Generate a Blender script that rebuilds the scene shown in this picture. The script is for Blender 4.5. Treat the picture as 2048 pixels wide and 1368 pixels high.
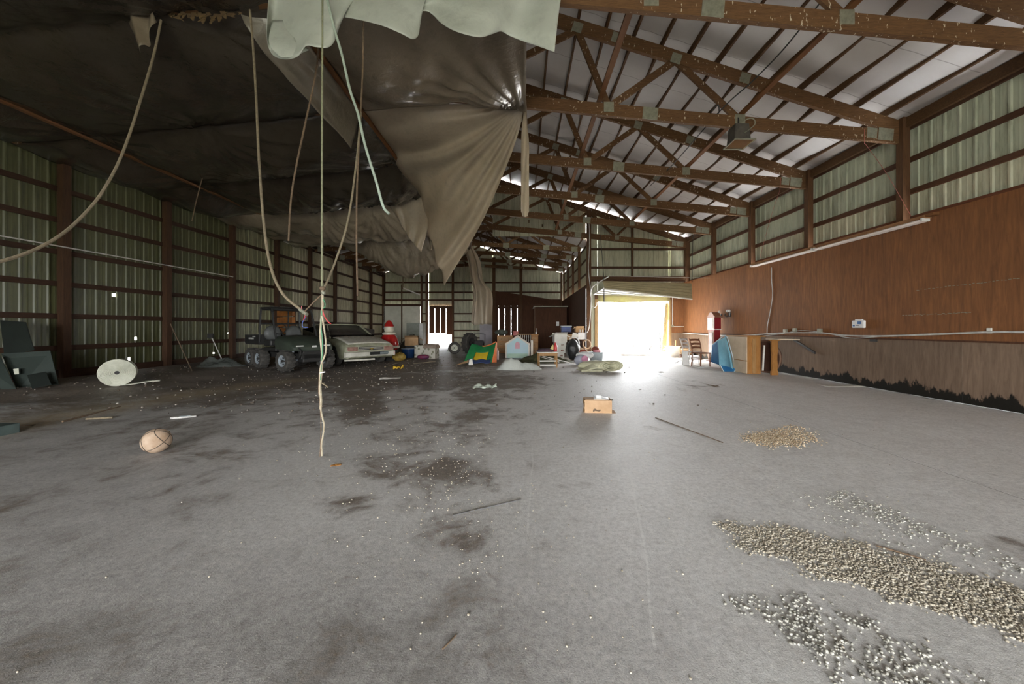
import bpy, bmesh, math, random
import numpy as np
from mathutils import Vector, Matrix, noise as mnoise

random.seed(7)
rng = np.random.default_rng(7)
for _o in list(bpy.data.objects):
    bpy.data.objects.remove(_o, do_unlink=True)
SC = bpy.context.scene
COL = SC.collection
pi = math.pi

# ------------------------------------------------------------------ camera, sky, exposure
CH = 1.285                      # camera height (m)
FPX = 740.0                     # focal length in pixels of the 2048 frame
VX, VY = 1045.0, 656.0          # vanishing point of the barn's long axis
cam_d = bpy.data.cameras.new('camera')
cam = bpy.data.objects.new('camera', cam_d)
COL.objects.link(cam)
cam.location = (0, 0, CH)
cam.rotation_euler = (pi / 2, 0, 0)
cam_d.sensor_fit = 'HORIZONTAL'
cam_d.sensor_width = 36
cam_d.lens = FPX / 2048 * 36
cam_d.shift_x = -(VX - 1024) / 2048
cam_d.shift_y = -(684 - VY) / 2048
cam_d.clip_start = 0.05
cam_d.clip_end = 400
SC.camera = cam

SC.view_settings.view_transform = 'Standard'
SC.view_settings.look = 'None'
SC.view_settings.gamma = 1.0
SC.view_settings.use_curve_mapping = False
SC.view_settings.exposure = 0.60

world = bpy.data.worlds.new('overcast_sky')
SC.world = world
world.use_nodes = True
wn = world.node_tree.nodes
bg = wn['Background']
bg.inputs[0].default_value = (0.95, 0.975, 1.0, 1)
bg.inputs[1].default_value = 22.0

sun_d = bpy.data.lights.new('hazy_sun', 'SUN')
sun_d.energy = 36.0
sun_d.angle = math.radians(14)
sun_d.color = (1.0, 0.97, 0.92)
sun = bpy.data.objects.new('hazy_sun', sun_d)
COL.objects.link(sun)
sun.rotation_euler = Vector((-0.22, 0.75, 0.64)).to_track_quat('Z', 'Y').to_euler()     # high behind the far end, shining in at the big door


def portal(loc, rot, sx, sy):
    l = bpy.data.lights.new('daylight_portal', 'AREA')
    l.shape = 'RECTANGLE'
    l.size = sx
    l.size_y = sy
    l.cycles.is_portal = True
    o = bpy.data.objects.new('daylight_portal', l)
    COL.objects.link(o)
    o.location = loc
    o.rotation_euler = rot
    return o


# doorways that let the daylight in
FDX0, FDX1, FDZ = -5.6, 3.5, 3.3       # wide door behind the camera
FRONT_Y = -8.0
portal(((FDX0 + FDX1) / 2, FRONT_Y, FDZ / 2), (pi / 2, 0, 0), FDX1 - FDX0, FDZ)
portal((5.17, 17.35, 1.25), (-pi / 2, 0, 0), 3.3, 2.5)


# ------------------------------------------------------------------ helpers
def P(x, y, Y):
    """point at depth Y seen at pixel x, y of the photograph"""
    return Vector(((x - VX) * Y / FPX, Y, CH - (y - VY) * Y / FPX))


def G(x, y, z=0.0):
    """point at height z seen at pixel x, y"""
    Y = FPX * (CH - z) / (y - VY)
    return Vector(((x - VX) * Y / FPX, Y, z))


def tag(o, label=None, cat=None, group=None, kind=None):
    if label: o['label'] = label
    if cat: o['category'] = cat
    if group: o['group'] = group
    if kind: o['kind'] = kind
    return o


def empty(name, loc=(0, 0, 0), rz=0.0, label=None, cat=None, group=None, kind=None):
    o = bpy.data.objects.new(name, None)
    COL.objects.link(o)
    o.location = loc
    o.rotation_euler = (0, 0, rz)
    o.empty_display_size = 0.1
    return tag(o, label, cat, group, kind)


def link(name, me, parent=None, loc=None, rot=None):
    o = bpy.data.objects.new(name, me)
    COL.objects.link(o)
    if parent is not None: o.parent = parent
    if loc is not None: o.location = loc
    if rot is not None: o.rotation_euler = rot
    return o


def copy_tree(o, parent=None):
    c = o.copy()
    COL.objects.link(c)
    c.parent = parent
    for ch in list(o.children):
        copy_tree(ch, c)
    return c


def frame_of(d, up=(0, 0, 1)):
    d = Vector(d).normalized()
    u = Vector(up)
    if abs(d.dot(u)) > 0.98: u = Vector((0, 1, 0))
    s = d.cross(u).normalized()
    return d, s, s.cross(d).normalized()


class MB:
    def __init__(self):
        self.v, self.f = [], []

    def add(self, vs, fs, M=None):
        n = len(self.v)
        for p in vs:
            p = Vector(p)
            self.v.append(tuple(M @ p) if M is not None else tuple(p))
        for f in fs: self.f.append([i + n for i in f])
        return self

    def box(self, c, s, rz=0.0, M=None, taper=1.0):
        x, y, z = s[0] / 2, s[1] / 2, s[2] / 2
        t = taper
        vs = [(-x, -y, -z), (x, -y, -z), (x, y, -z), (-x, y, -z), (-x * t, -y * t, z), (x * t, -y * t, z), (x * t, y * t, z), (-x * t, y * t, z)]
        T = Matrix.Translation(Vector(c)) @ Matrix.Rotation(rz, 4, 'Z')
        if M is not None: T = M @ T
        return self.add(vs, [(3, 2, 1, 0), (4, 5, 6, 7), (0, 1, 5, 4), (1, 2, 6, 5), (2, 3, 7, 6), (3, 0, 4, 7)], T)

    def beam(self, a, b, w, h, up=(0, 0, 1)):
        a, b = Vector(a), Vector(b)
        d, s, u = frame_of(b - a, up)
        s, u = s * w / 2, u * h / 2
        vs = [a - s - u, a + s - u, a + s + u, a - s + u, b - s - u, b + s - u, b + s + u, b - s + u]
        return self.add(vs, [(0, 1, 2, 3), (7, 6, 5, 4), (0, 4, 5, 1), (1, 5, 6, 2), (2, 6, 7, 3), (3, 7, 4, 0)])

    def tube(self, pts, r, n=8, caps=True):
        pts = [Vector(p) for p in pts]
        rs = r if isinstance(r, (list, tuple)) else [r] * len(pts)
        vs, fs = [], []
        prev = None
        for i, p in enumerate(pts):
            d = (pts[min(i + 1, len(pts) - 1)] - pts[max(i - 1, 0)])
            if d.length < 1e-9: d = Vector((0, 0, 1))
            d.normalize()
            if prev is None:
                _, s, u = frame_of(d)
            else:
                s = prev - d * prev.dot(d)
                if s.length < 1e-6: _, s, u = frame_of(d)
                s.normalize()
                u = s.cross(d)
            prev = s
            for k in range(n):
                a = 2 * pi * k / n
                vs.append(p + (s * math.cos(a) + u * math.sin(a)) * rs[i])
        for i in range(len(pts) - 1):
            for k in range(n):
                k2 = (k + 1) % n
                fs.append((i * n + k, i * n + k2, (i + 1) * n + k2, (i + 1) * n + k))
        if caps:
            fs.append(tuple(range(n))[::-1])
            fs.append(tuple((len(pts) - 1) * n + k for k in range(n)))
        return self.add(vs, fs)

    def lathe(self, prof, n=20, M=None, sx=1.0, sy=1.0):
        vs, fs = [], []
        for r, z in prof:
            for k in range(n):
                a = 2 * pi * k / n
                vs.append((r * math.cos(a) * sx, r * math.sin(a) * sy, z))
        m = len(prof)
        for i in range(m - 1):
            for k in range(n):
                k2 = (k + 1) % n
                fs.append((i * n + k, i * n + k2, (i + 1) * n + k2, (i + 1) * n + k))
        if prof[0][0] > 1e-6: fs.append(tuple(range(n))[::-1])
        if prof[-1][0] > 1e-6: fs.append(tuple((m - 1) * n + k for k in range(n)))
        return self.add(vs, fs, M)

    def prism(self, poly, t, M=None):
        """polygon in the xy plane, extruded by t along z"""
        n = len(poly)
        vs = [(x, y, 0) for x, y in poly] + [(x, y, t) for x, y in poly]
        fs = [tuple(range(n))[::-1], tuple(range(n, 2 * n))]
        for i in range(n):
            j = (i + 1) % n
            fs.append((i, j, n + j, n + i))
        return self.add(vs, fs, M)

    def ball(self, c, r, seg=16, rings=10, M=None):
        rx, ry, rz = r if isinstance(r, (list, tuple)) else (r, r, r)
        vs = [(c[0], c[1], c[2] - rz)]
        for i in range(1, rings):
            t = -pi / 2 + pi * i / rings
            for k in range(seg):
                a = 2 * pi * k / seg
                vs.append((c[0] + rx * math.cos(t) * math.cos(a), c[1] + ry * math.cos(t) * math.sin(a), c[2] + rz * math.sin(t)))
        vs.append((c[0], c[1], c[2] + rz))
        fs = [(0, 1 + (k + 1) % seg, 1 + k) for k in range(seg)]
        for i in range(rings - 2):
            b = 1 + i * seg
            for k in range(seg):
                k2 = (k + 1) % seg
                fs.append((b + k, b + k2, b + seg + k2, b + seg + k))
        b = 1 + (rings - 2) * seg
        fs += [(b + k, b + (k + 1) % seg, len(vs) - 1) for k in range(seg)]
        return self.add(vs, fs, M)

    def grid(self, fn, nu, nv, keep=None):
        vs = [fn(i / nu, j / nv) for j in range(nv + 1) for i in range(nu + 1)]
        fs = []
        for j in range(nv):
            for i in range(nu):
                if keep is None or keep((i + .5) / nu, (j + .5) / nv):
                    a = j * (nu + 1) + i
                    fs.append((a, a + 1, a + nu + 2, a + nu + 1))
        return self.add(vs, fs)

    def mesh(self, name, mat, smooth=False):
        me = bpy.data.meshes.new(name)
        me.from_pydata(self.v, [], self.f)
        me.update()
        if mat is not None: me.materials.append(mat)
        if smooth:
            me.polygons.foreach_set('use_smooth', [True] * len(me.polygons))
        return me

    def build(self, name, mat, parent=None, smooth=False, loc=None, rot=None, bevel=0, solid=0, sub=0, label=None, cat=None, group=None, kind=None):
        me = self.mesh(name, mat, smooth)
        if not (solid or sub):
            bm = bmesh.new()
            bm.from_mesh(me)
            bmesh.ops.recalc_face_normals(bm, faces=bm.faces)
            bm.to_mesh(me)
            bm.free()
            if smooth: me.set_sharp_from_angle(angle=math.radians(42))
        o = link(name, me, parent, loc, rot)
        if solid:
            m = o.modifiers.new('thick', 'SOLIDIFY')
            m.thickness = solid
            m.offset = 0
        if sub:
            m = o.modifiers.new('sub', 'SUBSURF')
            m.levels = m.render_levels = sub
        if bevel:
            m = o.modifiers.new('bev', 'BEVEL')
            m.width = bevel
            m.segments = 2
            m.limit_method = 'ANGLE'
        return tag(o, label, cat, group, kind)


def spline(pts, n=10):
    """Catmull-Rom through pts"""
    pts = [Vector(p) for p in pts]
    q = [pts[0] * 2 - pts[1]] + pts + [pts[-1] * 2 - pts[-2]]
    out = []
    for i in range(len(pts) - 1):
        a, b, c, d = q[i:i + 4]
        for k in range(n):
            t = k / n
            out.append(0.5 * ((2 * b) + (c - a) * t + (2 * a - 5 * b + 4 * c - d) * t * t + (3 * b - a - 3 * c + d) * t ** 3))
    out.append(pts[-1])
    return out


def nz(x, y, z=0.0, s=1.0):
    return mnoise.noise(Vector((x * s, y * s, z * s)))


def lerp(a, b, t): return a + (b - a) * t
def smooth(a, b, x):
    t = min(1, max(0, (x - a) / (b - a)))
    return t * t * (3 - 2 * t)


# ------------------------------------------------------------------ procedural materials
def node(nt, typ, **kw):
    n = nt.nodes.new(typ)
    for k, v in kw.items():
        if k.startswith('i_'):
            n.inputs[int(k[2:])].default_value = v
        else:
            setattr(n, k, v)
    return n


def ramp(nt, src, stops):
    r = nt.nodes.new('ShaderNodeValToRGB')
    el = r.color_ramp.elements
    while len(el) < len(stops): el.new(0.5)
    for e, (p, c) in zip(el, stops):
        e.position = p
        e.color = (*c, 1) if len(c) == 3 else c
    nt.links.new(src, r.inputs[0])
    return r.outputs[0]


def mixc(nt, fac, a, b, mode='MIX'):
    m = nt.nodes.new('ShaderNodeMix')
    m.data_type = 'RGBA'
    m.blend_type = mode
    for sock, val in ((m.inputs[0], fac), (m.inputs[6], a), (m.inputs[7], b)):
        if hasattr(val, 'is_output'):
            nt.links.new(val, sock)
        elif isinstance(val, (int, float)):
            sock.default_value = val
        else:
            sock.default_value = (*val, 1) if len(val) == 3 else val
    return m.outputs[2]


def mth(nt, op, a, b=0.0, c=0.0, clamp=False):
    m = nt.nodes.new('ShaderNodeMath')
    m.operation = op
    m.use_clamp = clamp
    for i, val in enumerate((a, b, c)):
        if hasattr(val, 'is_output'): nt.links.new(val, m.inputs[i])
        else: m.inputs[i].default_value = val
    return m.outputs[0]


def noise_tex(nt, vec, scale, detail=4, rough=0.6, stretch=None, dist=0.0):
    if stretch is not None:
        mp = node(nt, 'ShaderNodeMapping')
        mp.inputs['Scale'].default_value = stretch
        nt.links.new(vec, mp.inputs[0])
        vec = mp.outputs[0]
    t = node(nt, 'ShaderNodeTexNoise')
    t.inputs['Scale'].default_value = scale
    t.inputs['Detail'].default_value = detail
    t.inputs['Roughness'].default_value = rough
    t.inputs['Distortion'].default_value = dist
    nt.links.new(vec, t.inputs['Vector'])
    return t.outputs[0]


def base_mat(name):
    m = bpy.data.materials.new(name)
    m.use_nodes = True
    nt = m.node_tree
    bs = nt.nodes['Principled BSDF']
    geo = nt.nodes.new('ShaderNodeNewGeometry').outputs['Position']
    obj = nt.nodes.new('ShaderNodeTexCoord').outputs['Object']
    return m, nt, bs, geo, obj


MATS = {}


def pm(name, c1, c2=None, scale=6.0, rough=0.7, metal=0.0, bump=0.0, bscale=None, stretch=None, spec=0.4, trans=0.0, tint=0.0, world=False, detail=5, coat=0.0):
    """two-tone noisy material; tint = brightness variation from object to object"""
    if name in MATS: return MATS[name]
    m, nt, bs, geo, obj = base_mat(name)
    vec = geo if world else obj
    c2 = c2 or tuple(x * 0.72 for x in c1)
    n = noise_tex(nt, vec, scale, detail, 0.62, stretch)
    col = ramp(nt, n, [(0.36, c1), (0.66, c2)])
    if tint:
        oi = nt.nodes.new('ShaderNodeObjectInfo').outputs['Random']
        f = mth(nt, 'MULTIPLY_ADD', oi, 2 * tint, 1 - tint)
        g = nt.nodes.new('ShaderNodeCombineColor')
        for k in range(3): nt.links.new(f, g.inputs[k])
        col = mixc(nt, 1.0, col, g.outputs[0], 'MULTIPLY')
    nt.links.new(col, bs.inputs['Base Color'])
    bs.inputs['Roughness'].default_value = rough
    bs.inputs['Metallic'].default_value = metal
    bs.inputs['Specular IOR Level'].default_value = spec
    bs.inputs['Coat Weight'].default_value = coat
    if bump:
        b = node(nt, 'ShaderNodeBump')
        b.inputs['Strength'].default_value = bump
        b.inputs['Distance'].default_value = 0.01
        bn = noise_tex(nt, vec, bscale or scale * 3, 5, 0.65, stretch)
        nt.links.new(bn, b.inputs['Height'])
        nt.links.new(b.outputs[0], bs.inputs['Normal'])
    if trans:
        tr = node(nt, 'ShaderNodeBsdfTranslucent')
        nt.links.new(col, tr.inputs[0])
        mx = node(nt, 'ShaderNodeMixShader')
        mx.inputs[0].default_value = trans
        nt.links.new(bs.outputs[0], mx.inputs[1])
        nt.links.new(tr.outputs[0], mx.inputs[2])
        nt.links.new(mx.outputs[0], nt.nodes['Material Output'].inputs[0])
    MATS[name] = m
    return m


def wood_mat(name, c1, c2, grain=(1, 1, 12), splat=0.0, rough=0.75, tint=0.12, base_rot=False, world=True):
    """sawn lumber: streaks across 'grain', optional white droppings, optional black rot near the ground"""
    if name in MATS: return MATS[name]
    m, nt, bs, geo, obj = base_mat(name)
    vec = geo if world else obj
    oi = nt.nodes.new('ShaderNodeObjectInfo').outputs['Random']
    off = node(nt, 'ShaderNodeVectorMath', operation='ADD')
    cmb = node(nt, 'ShaderNodeCombineXYZ')
    for k in range(3): nt.links.new(mth(nt, 'MULTIPLY', oi, 7.0 + 3 * k), cmb.inputs[k])
    nt.links.new(vec, off.inputs[0])
    nt.links.new(cmb.outputs[0], off.inputs[1])
    gv = off.outputs[0]
    n1 = noise_tex(nt, gv, 6.0, 6, 0.65, grain, 0.6)
    n2 = noise_tex(nt, geo, 0.9, 4, 0.6)
    col = ramp(nt, n1, [(0.3, c1), (0.7, c2)])
    col = mixc(nt, mth(nt, 'MULTIPLY', n2, 0.5), col, tuple(x * 0.55 for x in c2))
    f = mth(nt, 'MULTIPLY_ADD', oi, 2 * tint, 1 - tint)
    g = node(nt, 'ShaderNodeCombineColor')
    for k in range(3): nt.links.new(f, g.inputs[k])
    col = mixc(nt, 1.0, col, g.outputs[0], 'MULTIPLY')
    if splat:
        s1 = noise_tex(nt, geo, 26.0, 2, 0.6, (1, 1, 0.4))
        s2 = noise_tex(nt, geo, 1.1, 2, 0.5)
        thr = mth(nt, 'MULTIPLY_ADD', s2, -0.20, 0.86 - splat)
        k = mth(nt, 'GREATER_THAN', s1, thr)
        col = mixc(nt, mth(nt, 'MULTIPLY', k, 0.8), col, (0.62, 0.55, 0.42))
    if base_rot:
        sep = node(nt, 'ShaderNodeSeparateXYZ')
        nt.links.new(geo, sep.inputs[0])
        rg = noise_tex(nt, geo, 3.2, 5, 0.7, (1, 1, 0.35))
        edge = mth(nt, 'MULTIPLY_ADD', rg, 0.85, -0.22)
        d = mth(nt, 'SUBTRACT', edge, sep.outputs[2])
        k = mth(nt, 'MULTIPLY', d, 22.0, clamp=True)
        col = mixc(nt, k, col, (0.012, 0.010, 0.007))
    nt.links.new(col, bs.inputs['Base Color'])
    bs.inputs['Roughness'].default_value = rough
    bs.inputs['Specular IOR Level'].default_value = 0.25
    b = node(nt, 'ShaderNodeBump')
    b.inputs['Strength'].default_value = 0.25
    b.inputs['Distance'].default_value = 0.006
    nt.links.new(n1, b.inputs['Height'])
    nt.links.new(b.outputs[0], bs.inputs['Normal'])
    MATS[name] = m
    return m


def siding_mat(name, c1, c2, grime_shade, world=True):
    m, nt, bs, geo, obj = base_mat(name)
    n1 = noise_tex(nt, geo, 1.3, 5, 0.65, (3, 3, 0.35))
    n2 = noise_tex(nt, geo, 5.0, 5, 0.7, (1.5, 1.5, 0.25))
    col = ramp(nt, n1, [(0.3, c1), (0.7, c2)])
    col = mixc(nt, mth(nt, 'MULTIPLY', ramp(nt, n2, [(0.48, (0, 0, 0)), (0.66, (1, 1, 1))]), 0.6), col, grime_shade)
    nt.links.new(col, bs.inputs['Base Color'])
    bs.inputs['Roughness'].default_value = 0.42
    bs.inputs['Specular IOR Level'].default_value = 0.4
    MATS[name] = m
    return m
# ------------------------------------------------------------------ materials of the setting
M_TRUSS = wood_mat('truss_lumber', (0.20, 0.105, 0.044), (0.095, 0.047, 0.021), (1.2, 6, 8), splat=0.075)
M_TOP = wood_mat('roof_lumber', (0.165, 0.086, 0.038), (0.078, 0.039, 0.018), (1.2, 6, 8))
M_POST = wood_mat('post_lumber', (0.17, 0.085, 0.038), (0.085, 0.042, 0.022), (8, 8, 0.7))
M_POSTL = wood_mat('shaded_post_lumber', (0.085, 0.042, 0.020), (0.042, 0.021, 0.012), (8, 8, 0.7))  # copy of the post lumber with the left wall's shade painted in
M_GIRTL = wood_mat('shaded_girt_lumber', (0.070, 0.034, 0.018), (0.036, 0.018, 0.011), (8, 0.6, 8))  # girt lumber darkened the same way for the shade on the left
M_GIRT = wood_mat('girt_lumber', (0.115, 0.055, 0.028), (0.060, 0.028, 0.016), (8, 0.6, 8))
M_GIRTX = wood_mat('girt_lumber_across', (0.115, 0.055, 0.028), (0.060, 0.028, 0.016), (0.6, 8, 8))
M_PLY = wood_mat('red_brown_plywood', (0.330, 0.138, 0.050), (0.165, 0.068, 0.027), (3.5, 3.5, 0.35), tint=0.10)
M_PLYLOW = wood_mat('weathered_plywood', (0.27, 0.185, 0.125), (0.155, 0.103, 0.068), (3.5, 3.5, 0.4), tint=0.10, base_rot=True)
M_PLYDARK = wood_mat('dark_plywood', (0.13, 0.052, 0.024), (0.070, 0.030, 0.015), (3.5, 3.5, 0.35), tint=0.08)
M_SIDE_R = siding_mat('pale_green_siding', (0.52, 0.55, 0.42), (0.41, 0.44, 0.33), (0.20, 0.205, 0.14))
M_SIDE_L = siding_mat('shaded_olive_siding', (0.098, 0.100, 0.042), (0.066, 0.068, 0.030), (0.038, 0.038, 0.019))  # near end of the left siding, its shade painted into the colour
M_SIDE_B = siding_mat('cream_siding', (0.52, 0.52, 0.38), (0.43, 0.43, 0.31), (0.26, 0.25, 0.18))
M_GALV = pm('galvanised_plate', (0.30, 0.295, 0.225), (0.21, 0.205, 0.155), 14, 0.5, 0.35)
M_COND = pm('grey_conduit', (0.62, 0.60, 0.56), (0.45, 0.43, 0.40), 9, 0.45)
M_DIRT = pm('packed_dirt', (0.085, 0.065, 0.045), (0.045, 0.034, 0.024), 3, 0.95, bump=0.6, bscale=30, world=True)


def ceiling_mat():
    m, nt, bs, geo, obj = base_mat('insulation_facing')
    n = noise_tex(nt, geo, 0.7, 5, 0.6)
    n2 = noise_tex(nt, geo, 3.0, 4, 0.6, (0.5, 2.5, 0.5))
    col = ramp(nt, n, [(0.3, (0.58, 0.55, 0.535)), (0.7, (0.47, 0.44, 0.42))])
    col = mixc(nt, mth(nt, 'MULTIPLY', n2, 0.25), col, (0.36, 0.33, 0.30))
    sep = node(nt, 'ShaderNodeSeparateXYZ')
    nt.links.new(geo, sep.inputs[0])
    fr = mth(nt, 'FRACT', mth(nt, 'MULTIPLY', sep.outputs[1], 1 / 1.22))
    k = mth(nt, 'LESS_THAN', fr, 0.012)
    col = mixc(nt, mth(nt, 'MULTIPLY', k, 0.6), col, (0.15, 0.13, 0.12))
    nt.links.new(col, bs.inputs['Base Color'])
    bs.inputs['Roughness'].default_value = 0.55
    return m


M_CEIL = ceiling_mat()

# ------------------------------------------------------------------ plan of the barn
XR = 7.50          # inner face of the plywood on the right
XRS = 7.76         # right siding
XL = -10.20        # inner edge of the left posts
XLS = -10.40       # left siding
YD = 17.2          # gable wall with the big door
YB = 27.5          # far end wall
XI = 2.95          # side wall of the far, narrower part
RC, RZ, RS = -1.39, 8.40, 0.315       # near roof: ridge x, height of the roof plane there, slope
FC, FZ, FS = -3.72, 7.62, 0.325       # far roof
EAVE = 5.58
TRUSS_Y = [2.57, 5.01, 7.45, 9.89, 12.33, 14.77, 17.12]
BAY = 2.44


def roof_n(x): return RZ - RS * abs(x - RC)
def roof_f(x): return FZ - FS * abs(x - FC)
def chord_z(x): return 5.84 - 0.095 * abs(x - RC)      # underside of the near bottom chords


# ------------------------------------------------------------------ floor
def floor_height(x, y):
    h = 0.15 * smooth(-7.2, -9.2, x) * smooth(2.0, 6.0, y)
    h += 0.05 * smooth(-6.0, -7.4, x) * (0.5 + nz(x, y, 3, 1.1)) * smooth(1, 4, y)
    h += 0.012 * nz(x, y, 0, 2.0) * smooth(-4.5, -7.5, x)
    return h


# dirt blobs read off the photograph, as pixel ellipses on the floor: x, y, rx, ry, weight
BLOBS = [(300, 760, 420, 45, 1.0), (120, 800, 200, 36, .7), (420, 790, 180, 30, .8), (650, 760, 230, 26, 1.0), (640, 800, 90, 45, .55),
         (720, 800, 60, 60, .9), (860, 760, 110, 22, 1.0), (990, 765, 110, 18, .9), (960, 790, 60, 24, .8), (940, 830, 50, 18, .7),
         (900, 860, 60, 18, .65), (800, 880, 110, 36, .55), (790, 930, 110, 40, .65), (900, 950, 90, 40, .85), (960, 945, 40, 16, .8),
         (690, 1005, 60, 30, .75), (850, 1000, 90, 40, .5), (920, 1070, 120, 50, .75), (1090, 1085, 60, 22, .55), (980, 1040, 60, 30, .5),
         (760, 1120, 200, 60, .45), (880, 1180, 180, 60, .45), (1120, 1160, 40, 20, .5), (940, 1290, 160, 50, .5), (700, 1280, 160, 60, .4),
         (1050, 1330, 140, 40, .45), (1440, 1040, 70, 12, .6), (2000, 1085, 60, 18, .9), (2100, 1110, 80, 24, .9), (1550, 1250, 150, 60, .35),
         (1340, 855, 60, 14, .3), (1130, 880, 60, 10, .3), (1160, 970, 50, 12, .3), (600, 965, 60, 14, .5), (530, 960, 40, 12, .4),
         (30, 1030, 90, 30, .5), (20, 1230, 130, 80, .3), (250, 1010, 160, 24, .35), (330, 960, 160, 18, .35), (420, 1120, 160, 40, .25),
         (300, 1240, 240, 60, .3), (520, 870, 90, 14, .4), (420, 905, 90, 20, .6), (560, 905, 120, 14, .3), (1125, 815, 50, 14, .4),
         (1390, 770, 60, 12, .4), (1180, 745, 60, 6, .4), (1075, 760, 40, 12, .6), (1170, 1290, 90, 40, .3), (200, 1340, 240, 50, .35)]
LIGHTS = [(560, 835, 110, 22, .6), (230, 905, 180, 18, .5), (150, 1025, 130, 26, .6), (350, 1040, 100, 30, .55), (450, 1090, 120, 24, .4),
          (780, 855, 60, 14, .4), (965, 985, 40, 28, .8), (1060, 1050, 50, 30, .4), (1080, 1130, 60, 26, .6), (1290, 985, 60, 40, .5),
          (1250, 1130, 60, 60, .35), (640, 940, 90, 14, .3), (660, 985, 60, 24, .4), (1300, 760, 140, 22, .6), (620, 1130, 60, 16, .4),
          (300, 1150, 110, 20, .35), (840, 770, 50, 8, .4)]


def stain(X, Y, blobs):
    px = VX + FPX * X / np.maximum(Y, .25)
    py = VY + FPX * CH / np.maximum(Y, .25)
    out = np.zeros_like(X)
    for cx, cy, rx, ry, w in blobs:
        if cy > 980 and blobs is BLOBS: w *= .72
        d = ((px - cx) / rx) ** 2 + ((py - cy) / ry) ** 2
        out = np.maximum(out, w * np.exp(-0.7 * d ** 1.5))
    return out


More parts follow.
